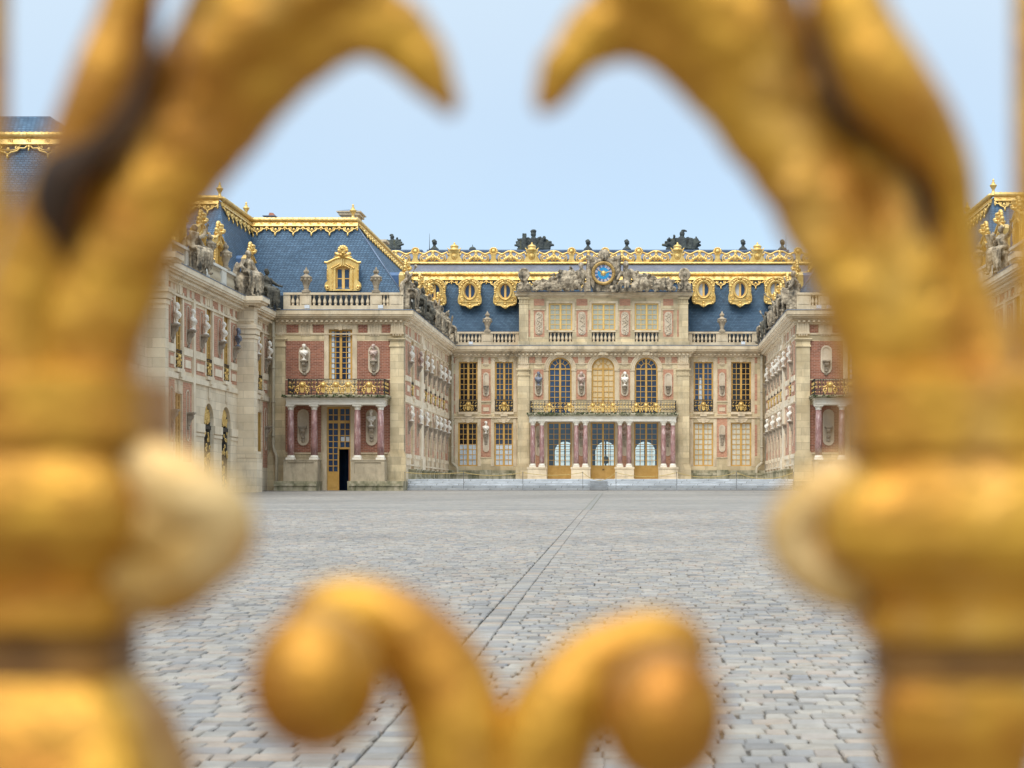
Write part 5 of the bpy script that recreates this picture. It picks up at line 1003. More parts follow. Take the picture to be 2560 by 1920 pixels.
    for a, b in ((129.0, 146.8), (119.5, 127.3)): TR.box(Tw, a, b, 3.60, 3.72, -.02, .06)
    # low mossy area openings behind the steps
    for i in range(9):
        y = 121.2 + 2.7 * i; PL.box(Tw, y, y + .5, ZC - .5, 3.25, -.02, .55); PL.box(Tw, y - .06, y + .56, 3.25, 3.36, -.02, .62)
        PL.box(Tw, y + .5, y + 2.7, ZC - .5, 2.8, -.02, .45)
    TR.ct = 0
    cornice(TR, Tw, DF + .3, DB - .65, ct, .72, 0, 0); ledge(led, Tw, DF - .15, DB - .65, ct, .72)
    runs = [(121.2 + 4.1 * i, 124.2 + 4.1 * i, 9) for i in range(6)]
    balustrade(R2, Tw, DF + .36, 146.5, ct + .045, bt, runs, -.06, .34, .36, pale=True)
    Td = flank(X0 - .55, mir)
    for c in (123.4, 131.3, 137.3, 143.3): big_dormer(R2, Td, c, ct + 1.0, .0286, 2.4)
    kinds = ['c', 'b', 'e', 'a', 'd', 'f', 'd'] if not mir else ['a', 'd', 'f', 'c', 'e', 'b', 'c']
    words = {'a': 'seated statue with a shield', 'b': 'dark seated statue with an outstretched arm', 'c': 'bearded seated statue blowing a horn', 'd': 'seated statue with one arm raised', 'e': 'dark bearded statue with a lion', 'f': 'veiled winged statue'}
    seen = {}
    for i, y in enumerate((120.0, 124.6, 128.7, 132.8, 136.9, 141.0, 145.3)):
        k = kinds[i]; o = put('statue', STM[k], P(X0 + .30, y, ct + .045), rot + random.uniform(-.25, .25), None, 1.0 if i else 1.05)
        tag(o, '%s, %s along the balustrade of the %s court wing' % (words[k], ORD[i], LR), 'statue', 'statues on the balustrades')
        if i: 
            u = put('urn', URN, P(X0 - .22, y - 1.9, bt), 0); tag(u, 'stone urn on the %s court wing balustrade, just before its %s statue' % (LR, ORD[i]), 'urn', 'urns on the balustrades')
    pp = MB(); px_, py_ = P(X0 + .35, 146.75, 0)[:2]; pp.tube(smooth_path([(px_, py_, ct - .8), (px_, py_, 5.2), (px_ + (-.0), py_, 4.3), (px_ + (-.45 if mir else .45), py_ - .2, 3.8), (px_ + (-.45 if mir else .45), py_ - .2, ZC)], 5), .13, 8)
    for z in (5.6, 8.0, 10.4, 12.8): pp.lathe((px_, py_, z), [(.16, 0), (.16, .12)], 8)
    pp.obj('drainpipe', PIPEM, R2)
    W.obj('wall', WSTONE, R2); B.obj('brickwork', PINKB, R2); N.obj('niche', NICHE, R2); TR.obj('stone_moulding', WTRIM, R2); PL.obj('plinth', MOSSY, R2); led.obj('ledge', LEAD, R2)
    # ---------------- outer wing towards the gate
    dx, dy = (.8, -1.2) if mir else (0, 0)
    X1 = -26.1 - dx; To = flank(X1, mir)
    R3 = thing('outer_wing', P(X1, 104, 0), 'tall %s outer wing with%s gilded roof edge, nearest to the gate' % (LR, ' two arches and a' if not mir else ' a'), 'building', 'outer wings before the pavilions')
    W = MB(); B = MB('brick_panel'); N = MB(); TR = MB(); led = MB()
    g0 = 1.0; wn = [95.7, 102.5, 106.8, 116.4]; cw = ct - .12
    ops = [(c - .72, c + .72, 8.72, 12.95) for c in wn]; ar = [(102.5 - 1.15, 102.5 + 1.15, g0, 7.08, True), (106.8 - 1.15, 106.8 + 1.15, g0, 7.08, True)]
    lw = [(95.7 - .72, 95.7 + .72, 3.3, 7.3), (116.4 - .65, 116.4 + .65, 1.9, 7.2)]
    wall(W, To, 80, 119.05, .2, cw - .2, ops + ar + lw, .30)
    for i, o in enumerate(ops):
        window(R3, To, *o, 9, 4, .20); railing(R3, To, o[0] + .02, o[1] - .02, 8.72, 9.78, -.03, [wn[i]], (), .8); TR.box(To, o[0] - .06, o[1] + .06, 8.48, 8.70, -.02, .16); TR.box(To, wn[i] - .28, wn[i] + .28, 8.22, 8.479, -.02, .22); triglyph(TR, To, wn[i] - .22, wn[i] + .22, 7.5, 8.05)
        keystone(TR, To, wn[i], 12.98, 13.62, .55)
        for q0, q1 in ((o[0] - .30, o[0] - .02), (o[1] + .02, o[1] + .30)): TR.box(To, q0, q1, 8.7, 13.1, -.02, .04)
    for o in lw: window(R3, To, *o, 8, 4, .20, panel=1.2, name='door' if o[0] > 110 else 'window')
    for o in ar:
        m = (o[0] + o[1]) / 2; k = MB(); sp = o[3] - 1.15; k.box(To, o[0], o[1], sp - .42, sp - .18, -.28, -.16); gr = MB()
        for q in range(60): a = random.uniform(0, PI); rr = random.uniform(.1, 1.0); gr.tube(scroll_pts(To, m + rr * math.cos(a), sp + rr * math.sin(a) * .95, .17, random.choice((-1, 1)), 1.0, -.20, 7, random.uniform(0, 6)), .04, 5)
        for q in range(40): gr.tube(scroll_pts(To, random.uniform(o[0] + .1, o[1] - .1), random.uniform(g0 + .5, sp - .5), .17, random.choice((-1, 1)), 1.0, -.20, 7), .035, 5)
        for q in range(9): u = o[0] + 2.3 * (q + .5) / 9; k.box(To, u - .02, u + .02, g0, o[3] - .3, -.24, -.20)
        go = k.obj('gate_grille', IRON, R3); gr.obj('gilded_lattice', GILT, go); d = MB(); d.quad(To, (o[0], g0, -.29), (o[1], g0, -.29), (o[1], o[3], -.29), (o[0], o[3], -.29)); d.obj('recess', PANED, go)
    for a, b in ((99.2, 101.34), (103.66, 105.64), (107.96, 109.7)): TR.box(To, a, b, 5.25, 5.75, -.02, .08); TR.box(To, a, b, 5.0, 5.18, -.02, .05)
    for a, b, m, n0 in ((93.4, 94.85, 94.2, 1), (96.55, 98.5, 97.6, 1), (99.1, 101.6, 100.6, 0), (103.4, 105.9, 104.9, 0), (107.7, 109.6, 108.7, 0), (111.0, 115.6, 114.6, 1), (117.2, 118.7, 118.0, 1)):
        B.box(To, a + .05, b - .05, 10.05, 12.6, -.03, .016); B.box(To, a + .05, b - .05, 8.64, 9.5, -.03, .016); B.box(To, a + .05, b - .05, 13.0, 13.66, -.03, .016); TR.box(To, a, b, 9.56, 10.0, -.02, .08); TR.box(To, a + .4, b - .4, 8.85, 9.3, 0, .07)
        if n0: B.box(To, a + .05, b - .05, 3.4, 8.0, -.03, .016); niche(N, To, (a + b) / 2, 4.6, 7.6, .34, .02, True); console(R3, P(X1 + .05, (a + b) / 2, 6.3), rot, .9)
        triglyph(TR, To, m - .28, m + .28, 13.0, 13.66); niche(N, To, m, 9.9 + .25, 12.5, .36, .02, True); console(R3, P(X1 + .05, m, 11.08), rot, .92)
        i = (94.2, 97.6, 100.6, 104.9, 108.7, 114.6, 118.0).index(m)
        if not mir: bust(P(X1 + .30, m, 11.08), rot + (.4, .1, .5, .2, .5, .6, .3)[i], (i + 1) % 4, GREYM if i == 4 else WHITE, ('grey draped bust beside the projecting pier of the left outer wing' if i == 4 else 'white marble bust, %s from the gate, upper row of the left outer wing' % ORD[i]), 1.12)
    TR.box(To, 93.3, 119, 8.08, 8.40, -.02, .10); TR.box(To, 80, 119, 12.78, 12.90, -.02, .09)
    for a, b, d in ((109.7, 110.75, 1.1), (89.6, 90.25, .95)):
        p = MB(); p.box(To, a, b, 4.35, 11.95, -.1, d); p.box(To, a - .12, b + .12, 12.0, 12.35, -.1, d + .14); p.box(To, a - .06, b + .06, 11.72, 11.98, -.1, d + .06); p.box(To, a - .2, b + .2, 12.351, 12.6, -.1, d + .22); p.box(To, a, b, 12.6, cw - .6, -.1, d); p.box(To, a - .2, b + .2, 3.9, 4.34, -.1, d + .2); p.box(To, a - .25, b + .25, g0, 3.88, -.1, d + .25)
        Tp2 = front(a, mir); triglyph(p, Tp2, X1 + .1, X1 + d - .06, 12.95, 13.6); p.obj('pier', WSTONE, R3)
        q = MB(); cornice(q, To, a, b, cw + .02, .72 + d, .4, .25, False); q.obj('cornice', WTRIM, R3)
        ledge(led, To, a - .3, b + .2, cw + .02, .72 + d)
    TR.box(To, 98.55, 99.0, g0, 13.0, -.02, .12); cornice(TR, To, 80, 118.6, cw, .70); ledge(led, To, 80, 118.4, cw, .70)
    balustrade(R3, To, 80.5, 118.6, cw + .045, cw + 1.5, [(94.6 + 4.2 * i, 97.6 + 4.2 * i, 9) for i in range(6)], -.06, .34, .36, pale=True)
    pp = MB(); px_, py_ = P(X(686), 118.62, 0)[:2]; s = -1 if mir else 1
    pp.tube(smooth_path([(px_, py_, cw - .7), (px_, py_, 6.0), (px_, py_, 4.9), (px_ + s * .22, py_ - .1, 4.25), (px_ + s * .24, py_ - .1, 3.6), (px_ + s * .24, py_ - .1, 2.3)], 5), .115, 8)
    for z in (5.6, 8.0, 10.4, 12.6): pp.lathe((px_, py_, z), [(.145, 0), (.145, .12)], 8)
    pp.obj('drainpipe', PIPEM, R3)
    # statues, urns, dormers of the outer wing
    for k, y, d, lab in (('a', 110.2, .75, 'large pale seated statue with a shield above the projecting pier of the %s outer wing'), ('b', 117.6, .3, 'dark seated figure stretching an arm, at the corner of %s outer wing and pavilion'), ('d', 98.6, .4, 'seated statue on the %s outer wing nearest the gate')):
        if mir and k != 'd' and False: continue
        tag(put('statue', STM[k], P(X1 + d, y, cw + .045), rot - (.5 if not mir else -.5), None, 1.12 if k == 'a' else 1.05), lab % LR, 'statue', 'statues on the balustrades')
    for y, lab in ((103.6, 'stone urn on the %s outer wing balustrade, before the golden dormer nearest the gate'), (107.6, 'stone urn on the %s outer wing balustrade beside the seated figure with a shield'), (114.4, 'stone urn on the %s outer wing balustrade next to the dark seated figure')):
        tag(put('urn', URN, P(X1 - .24, y, cw + 1.5), 0), lab % LR, 'urn', 'urns on the balustrades')
    Td = flank(X1 - .55, mir)
    for c in (97.8, 102.5, 106.8, 115.6): big_dormer(R3, Td, c, cw + 1.25, .0286, 2.4)
    xt = -28.55 - dx; yh, yf = 115.0 + dy, 109.6 + dy; ev = cw + .05; zt3 = gz(553, 123.6)
    r = MB(); xw = X1 - .3
    r.add([P(*q) for q in [(xw, yf, ev), (xw, 126, ev), (xt, 126, zt3), (xt, yh, zt3), (-50, yf, ev), (-50, yh, zt3), (xw, 88, ev), (xw - 1.6, 88, ev + 2.9), (xw - 1.6, yf + 2.2, ev + 2.9), (-50, 88, ev + 3.0), (-50, yf + 2.3, ev + 3.0), (xw, yf + .1, ev)]], [(0, 1, 2, 3), (0, 3, 5, 4), (6, 11, 8, 7), (7, 8, 10, 9)]); r.obj('roof', SLATE, R3)
    tp = MB(); tp.add([P(xt, yh, zt3), P(-50, yh, zt3), P(-50, 126, zt3), P(xt, 126, zt3)], [(0, 1, 2, 3)]); tp.obj('roof_top', LEAD, R3)
    gilt_trim(R3, P(xt + .04, yh, zt3 + .1), P(xt + .04, 123.5, zt3 + .1), V((xw - xt, 0, ev - zt3)), V((zt3 - ev, 0, xw - xt)), per=1.185)
    gilt_trim(R3, P(-46, yh - .04, zt3 + .1), P(xt, yh - .04, zt3 + .1), V((0, yf - yh, ev - zt3)), V((0, -(zt3 - ev), yh - yf)), per=1.185)
    tag(put('gilt_finial', CLUB, P(xt, yh, zt3 + .1), 0, None, .95), 'gilded roof finial at the front corner of the %s outer wing roof' % LR, 'finial', 'gilded finials on the roof corners')
    tag(put('gilt_finial', CLUB, P(xt, 122.8, zt3 + .1), 0, None, .95), 'gilded roof finial where the %s outer wing roof meets the pavilion roof' % LR, 'finial', 'gilded finials on the roof corners')
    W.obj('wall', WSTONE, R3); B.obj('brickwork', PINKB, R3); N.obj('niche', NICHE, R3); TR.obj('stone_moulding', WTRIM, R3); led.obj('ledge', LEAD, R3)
    ge = MB(); ge.add([P(xw, 88.02, ev), P(xw - 1.6, 88.02, ev + 2.9), P(-50, 88.02, ev + 3.0), P(-50, 88.02, ev - .3), P(xw, 88.02, ev - .3)], [(0, 1, 2, 3, 4)]); ge.obj('gable', SLATE, R3)
    Te = front(88, mir); eb = MB('brick_panel'); et = MB()
    for a_, b_ in ((-48, -44), (-42.5, -38.5), (-37, -33), (-31.5, -27.6)):
        for lo, hi in ((1.8, 5.2), (5.6, 8.0), (8.64, 9.5), (10.05, 12.6), (13.0, 13.66)): eb.box(Te, a_, b_, lo, hi, -.02, .02)
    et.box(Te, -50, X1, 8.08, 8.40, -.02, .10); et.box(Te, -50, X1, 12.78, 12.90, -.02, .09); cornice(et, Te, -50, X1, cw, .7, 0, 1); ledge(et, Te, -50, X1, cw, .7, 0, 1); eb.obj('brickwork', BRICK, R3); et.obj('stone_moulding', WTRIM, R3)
    W = MB(); W.add([P(-50, 88, .2), P(X1 - .01, 88, .2), P(X1 - .01, 88, cw), P(-50, 88, cw)], [(0, 1, 2, 3)]); W.obj('wall', STONE, R3)
    if not mir:
        # taller block at the near end, only its roof shows left of the gate scroll
        Rn = thing('end_pavilion', (-39, 92, 1), 'tall end block whose slate roof and gilded band show left of the gate scroll', 'building')
        w = MB(); w.bx(-52, -29.3, 92, 110, .5, 14.2); w.obj('wall', STONE, Rn)
        z0, z1, z2 = 14.2, gz(345, 94.5), gz(291, 96.2)
        r = MB(); r.add([(-52, 92, z0), (-29.3, 92, z0), (-31.8, 94.5, z1), (-52, 94.5, z1), (-33.6, 96.2, z2), (-52, 96.2, z2), (-29.3, 110, z0), (-31.8, 108, z1), (-33.6, 106, z2), (-52, 106, z2)], [(0, 1, 2, 3), (3, 2, 4, 5), (1, 6, 7, 2), (2, 7, 8, 4), (5, 4, 8, 9)]); r.obj('roof', SLATE, Rn)
        gilt_trim(Rn, (-50, 94.46, z1 + .1), (-31.8, 94.46, z1 + .1), (0, -2.5, z0 - z1), (0, -(z1 - z0), 2.5), per=2.05)
        c = MB(); cornice(c, front(92), -52, -29.3, 14.2, .7, 0, 1); c.obj('cornice', TRIM, Rn)
    return R
def _u(x, y, z): return (x, y, z)
GUTT = M('gutter_lead_shade', (.012, .022, .035), (.02, .03, .035), 2, .7)  # lead darkened to near-black as painted shade behind the balustrades
BROWNW = M('brown_wood', (.22, .09, .05), (.16, .06, .035), 3, .5)
# ================================================================= ground, steps, ropes
def cobbles():
    m = bpy.data.materials.new('cobbles'); m.use_nodes = True; nt = m.node_tree; N = nt.nodes; L = nt.links; bs = N['Principled BSDF']
    tc = N.new('ShaderNodeTexCoord'); sx = N.new('ShaderNodeSeparateXYZ'); L.new(tc.outputs['Object'], sx.inputs[0])
    def math_(op, a, b):
        n = N.new('ShaderNodeMath'); n.operation = op
        for k, q in enumerate((a, b)):
            if isinstance(q, (int, float)): n.inputs[k].default_value = q
            else: L.new(q, n.inputs[k])
        return n.outputs[0]
    def noise(s, v, det=4):
        n = N.new('ShaderNodeTexNoise'); n.inputs['Scale'].default_value = s; n.inputs['Detail'].default_value = det; L.new(v, n.inputs['Vector']); return n
    w1 = noise(2.2, tc.outputs['Object'], 3); w2 = noise(.35, tc.outputs['Object'], 2)
    sc_ = N.new('ShaderNodeVectorMath'); sc_.operation = 'MULTIPLY_ADD'; sc_.inputs[1].default_value = (.075, .085, 0); L.new(w1.outputs['Color'], sc_.inputs[0]); L.new(tc.outputs['Object'], sc_.inputs[2])
    s2 = N.new('ShaderNodeVectorMath'); s2.operation = 'MULTIPLY_ADD'; s2.inputs[1].default_value = (.3, .35, 0); L.new(w2.outputs['Color'], s2.inputs[0]); L.new(sc_.outputs[0], s2.inputs[2])
    rt = N.new('ShaderNodeMapping'); rt.inputs['Rotation'].default_value = (0, 0, math.radians(2.0)); L.new(s2.outputs[0], rt.inputs['Vector'])
    def brick(off):
        b = N.new('ShaderNodeTexBrick'); b.inputs['Scale'].default_value = 1; b.inputs['Brick Width'].default_value = .205; b.inputs['Row Height'].default_value = .15; b.inputs['Mortar Size'].default_value = .012; b.inputs['Mortar Smooth'].default_value = .6; b.offset = .5; b.squash = 1.25; b.squash_frequency = 3
        b.inputs['Color1'].default_value = (0, 0, 0, 1); b.inputs['Color2'].default_value = (1, 1, 1, 1); b.inputs['Mortar'].default_value = (.5, .5, .5, 1); L.new(rt.outputs[0], b.inputs['Vector']); return b
    b = brick(0)
    cr = N.new('ShaderNodeValToRGB'); e = cr.color_ramp.elements
    cols = [(0, (0.183, 0.166, 0.151)), (.2, (0.302, 0.264, 0.211)), (.42, (0.239, 0.221, 0.203)), (.6, (0.326, 0.285, 0.233)), (.8, (0.274, 0.248, 0.211)), (.92, (0.183, 0.172, 0.167)), (1, (0.326, 0.258, 0.197))]
    e[0].position, e[0].color = 0, (*cols[0][1], 1); e[1].position, e[1].color = 1, (*cols[-1][1], 1)
    for p, c in cols[1:-1]: q = e.new(p); q.color = (*c, 1)
    L.new(b.outputs['Color'], cr.inputs[0])
    def mix(f, a, c, mode='MIX'):
        x = N.new('ShaderNodeMix'); x.data_type = 'RGBA'; x.blend_type = mode
        if isinstance(f, (int, float)): x.inputs[0].default_value = f
        else: L.new(f, x.inputs[0])
        for k, q in ((6, a), (7, c)):
            if isinstance(q, tuple): x.inputs[k].default_value = (*q, 1)
            else: L.new(q, x.inputs[k])
        return x.outputs[2]
    def ramp(f, a, c, d=0., g=1.):
        r = N.new('ShaderNodeMapRange'); r.inputs[1].default_value = a; r.inputs[2].default_value = c; r.inputs[3].default_value = d; r.inputs[4].default_value = g; L.new(f, r.inputs[0]); return r.outputs[0]
    col = cr.outputs[0]
    big = noise(.09, tc.outputs['Object'], 5); mp = N.new('ShaderNodeMapping'); mp.inputs['Scale'].default_value = (.35, 1.2, 1); L.new(tc.outputs['Object'], mp.inputs['Vector'])
    pat = noise(.5, mp.outputs[0], 6)
    col = mix(1.0, col, ramp(big.outputs[0], .35, .65, .86, 1.10), 'MULTIPLY'); col = mix(1.0, col, ramp(pat.outputs[0], .35, .7, 1.08, .80), 'MULTIPLY')
    gr = noise(26, tc.outputs['Object'], 6); col = mix(1.0, col, ramp(gr.outputs[0], .3, .75, 1.12, .80), 'MULTIPLY')
    st = noise(7, tc.outputs['Object'], 4); col = mix(ramp(st.outputs[0], .60, .75, 0, .35), col, (.30, .27, .24))
    mo = noise(1.3, tc.outputs['Object'], 3); mc = mix(ramp(mo.outputs[0], .45, .65), (.10, .09, .075), (.20, .18, .14))
    col = mix(math_('MULTIPLY', b.outputs['Fac'], ramp(noise(1.7, tc.outputs['Object'], 3).outputs[0], .38, .58, .15, 1.)), col, mc)
    # far rows average out
    L.new(col, bs.inputs['Base Color']); bs.inputs['Roughness'].default_value = .72; bs.inputs['Specular IOR Level'].default_value = .35
    h = math_('SUBTRACT', 1, b.outputs['Fac']); h = math_('ADD', math_('MULTIPLY', h, 1.0), math_('MULTIPLY', gr.outputs[0], .35)); h = math_('ADD', h, math_('MULTIPLY', b.outputs['Color'], .25)); h = math_('ADD', h, math_('MULTIPLY', w1.outputs[0], .5))
    bp = N.new('ShaderNodeBump'); bp.inputs['Strength'].default_value = .55; bp.inputs['Distance'].default_value = .03; L.new(h, bp.inputs['Height']); L.new(bp.outputs[0], bs.inputs['Normal'])
    return m
def ground():
    COB = cobbles(); g = MB(); xs = (-900, 900)
    rows = [(-600, 0.0), (0, 0.0), (DF, ZG), (130, ZG), (1500, ZG - .5)]
    for (y0, z0), (y1, z1) in zip(rows, rows[1:]):
        n = len(g.v); g.v += [(xs[0], y0, z0), (xs[1], y0, z0), (xs[1], y1, z1), (xs[0], y1, z1)]; g.f.append([n, n + 1, n + 2, n + 3]); g.sm.append(False)
    tag(g.obj('ground', COB), 'cobbled forecourt rising gently towards the palace', None, None, 'structure')
    b = MB(); b.add([(-6.5, 5, SLOPE * 5 + .004), (5.5, 5, SLOPE * 5 + .004), (22, 62, SLOPE * 62 + .004), (-34, 62, SLOPE * 62 + .004)], [(0, 1, 2, 3)]); tag(b.obj('soil_ground', SOIL), None, None, None, 'structure')
    def Dg0(py): return EYE * FOC / (py - (PY - SLOPE * FOC))
    q0 = (gx(947, Dg0(1910)), Dg0(1910)); q1 = (gx(1502, Dg0(1233)), Dg0(1233))
    V = []; Fc = []; y = 5.2; rr = random.Random(11)
    from mathutils import noise as mn
    wav = lambda x, y_: .10 * mn.noise((x * .16, y_ * .16, 0)) + .03 * mn.noise((x * .9, y_ * .9, 3)) + .03 * x
    while y < 61.5:
        h = rr.uniform(.165, .215) if y < 61 else .2; xa_, xb_ = -(.379 * y + 4), .2305 * y + 4
        x = xa_ + rr.uniform(0, .3)
        while x < xb_:
            w = rr.choice((.14, .16, .18, .20, .22, .26)) * rr.uniform(.92, 1.08); sx_ = q0[0] + (q1[0] - q0[0]) * (y - q0[1]) / (q1[1] - q0[1])
            if x < sx_ - .11 - .008 and x + w > sx_ - .11 - .07: w = sx_ - .11 - .006 - x
            strip = False
            if sx_ - .12 < x < sx_ + .1: x = sx_ - .11; w = .22; strip = True
            g = rr.uniform(.003, .008); e = .009; top = .030 + rr.uniform(-.004, .004); tx, ty = rr.uniform(-.02, .02), rr.uniform(-.02, .02)
            j = lambda: rr.uniform(-.012, .012)
            C = [(x + g + j(), y + g + j()), (x + w - g + j(), y + g + j()), (x + w - g + j(), y + h - g + j()), (x + g + j(), y + h - g + j())]
            n = len(V); mx_, my_ = x + w / 2, y + h / 2
            if strip:
                g = .007; C = [(x + g, y + .006), (x + w - g, y + .006), (x + w - g, y + h - .006), (x + g, y + h - .006)]; sk = (q1[0] - q0[0]) / (q1[1] - q0[1]); C = [(cx + sk * (cy - y), cy) for cx, cy in C]
            wv = (lambda a, c: 0) if strip else wav
            for cx, cy in C: yy = cy + wv(cx, cy); V.append((cx, yy, SLOPE * yy - .01))
            for cx, cy in C: yy = cy + wv(cx, cy); V.append((cx, yy, SLOPE * yy + top - .010))
            for cx, cy in C:
                cx += e if cx < mx_ else -e; cy += e if cy < my_ else -e; yy = cy + wv(cx, cy); V.append((cx, yy, SLOPE * yy + top + tx * (cx - mx_) + ty * (cy - my_)))
            for k in range(4): k2 = (k + 1) % 4; Fc.append((n + k, n + k2, n + 4 + k2, n + 4 + k)); Fc.append((n + 4 + k, n + 4 + k2, n + 8 + k2, n + 8 + k))
            Fc.append((n + 8, n + 9, n + 10, n + 11)); x += w
        y += h
    me = bpy.data.meshes.new('setts'); me.from_pydata(V, [], Fc); me.materials.append(SETT); o = bpy.data.objects.new('pavement', me); COL.objects.link(o); tag(o, None, None, None, 'structure')
    # pair of paved drain lines running up the court, a strip of long flat setts between two mossy joints
    def line(pts): return [(gx(x, D), D, SLOPE * D) for x, D in pts]
    def Dg(py): return EYE * FOC / (py - (PY - SLOPE * FOC))
    cl = []
    for x0, x1, y in ((895, 1000, 1910), (1105, 1178, 1600), (1218, 1264, 1487), (1350, 1384, 1340), (1437, 1458, 1278), (1474, 1488, 1247), (1497, 1508, 1233)):
        D = Dg(y); cl.append((gx((x0 + x1) / 2, D), D))
    (xa, ya), (xb, yb) = cl[0], cl[-1]; st = MB(); jm = MB(); tv = Vector((xb - xa, yb - ya, 0)).normalized(); nv = Vector((tv.y, -tv.x, 0))
    hwid = .105; Ln = (Vector((xb, yb, 0)) - Vector((xa, ya, 0))).length; s = 61.2 - ya; rr = random.Random(3)
    P3 = lambda s_, t, dz: (xa + tv.x * s_ + nv.x * t, ya + tv.y * s_ + nv.y * t, SLOPE * (ya + tv.y * s_ + nv.y * t) + dz)
    while s < Ln:
        l = rr.uniform(.32, .62); st.add([P3(s + .012, -hwid, .008), P3(s + l - .012, -hwid, .008), P3(s + l - .012, hwid, .008), P3(s + .012, hwid, .008)], [(0, 1, 2, 3)]); s += l
    st.obj('kerb_line', STRIP); o = bpy.data.objects['kerb_line']; tag(o, None, None, None, 'structure')
    s = 61.2 - ya
    while s < Ln:
        l = 1.2
        for sg in (-1, 1):
            w = rr.uniform(.006, .014); a = sg * (hwid + .018); jm.add([P3(s, a - w, .004), P3(s + l, a - w, .004), P3(s + l, a + w, .004), P3(s, a + w, .004)], [(0, 1, 2, 3)])
        s += l
    j = jm.obj('mossy_joint', JOINT); tag(j, None, None, None, 'structure')
    # raised court and its steps
    c = MB(); x0, x1 = -17.4, 12.2; c.bx(x0, x1, 120.9, 160, ZC - 1.2, ZC - .004); o = c.obj('court_floor', STEPM); tag(o, None, None, None, 'structure')
    S = MB(); n = 5; h = (ZC - ZG) / n
    for k in range(n):
        a = -16.45 + .14 * k; S.bx(a, 11.2 - .14 * k, 118.9 + .38 * k, 121.2, ZG - .2 if k == 0 else ZG + h * k + .001, ZG + h * (k + 1) - .025); S.bx(a - .05, 11.25 - .14 * k, 118.82 + .38 * k, 121.2, ZG + h * (k + 1) - .024, ZG + h * (k + 1))
    T = thing('steps', (-2.6, 119, ZG), 'five wide pale marble steps leading up to the raised court', 'steps'); S.obj('stair', STEPM, T)
    mt = MB(); q0, q1 = gx(1475, 118.6), gx(1517, 118.6)
    for k in range(4): mt.bx(q0, q1, 118.55 + .36 * k, 118.95 + .36 * k, ZG + h * k + .03, ZG + h * (k + 1) - .03); mt.bx(q0 - .03, q1 + .03, 118.5 + .36 * k, 118.97 + .36 * k, ZG + h * (k + 1) - .029, ZG + h * (k + 1) + .01)
    for x in (q0 - .03, q1): mt.bx(x, x + .03, 118.6, 120.0, ZG + .0, ZG + h * 1.6)
    tag(mt.obj('wooden_steps', GREYW), 'small set of dark grey boarded steps laid over the marble steps before the middle door', 'steps')
    # rope barrier
    ps = [1012, 1159, 1307, 1457, 1540, 1692, 1841, 1984]; D = 118.25; zg = SLOPE * D; tops = []
    for i, p in enumerate(ps):
        x = gx(p, D); m = MB(); m.lathe((x, D, zg), [(.14, 0), (.14, .015), (.03, .03), (.018, .05), (.018, 1.22), (.03, 1.23), (.03, 1.30), (.012, 1.33)], 10); tag(m.obj('rope_post', POST), 'slim barrier post before the steps, %s from the left pavilion' % ORD[i], 'post', 'posts of the rope barrier'); tops.append((x, D, zg + 1.27))
    sag = [.10, .22, .20, .55, .30, .34, .45]
    for i, (a, b) in enumerate(zip(tops, tops[1:])):
        m = MB(); m.tube([(a[0] + (b[0] - a[0]) * t / 12, D, a[2] - sag[i] * 4 * (t / 12) * (1 - t / 12)) for t in range(13)], .022, 5); tag(m.obj('rope', ROPE), ('deep sagging yellow rope in front of the boarded steps' if i == 3 else 'tan rope hanging between the %s and %s barrier posts' % (ORD[i], ORD[i + 1])), 'rope', 'ropes of the barrier')
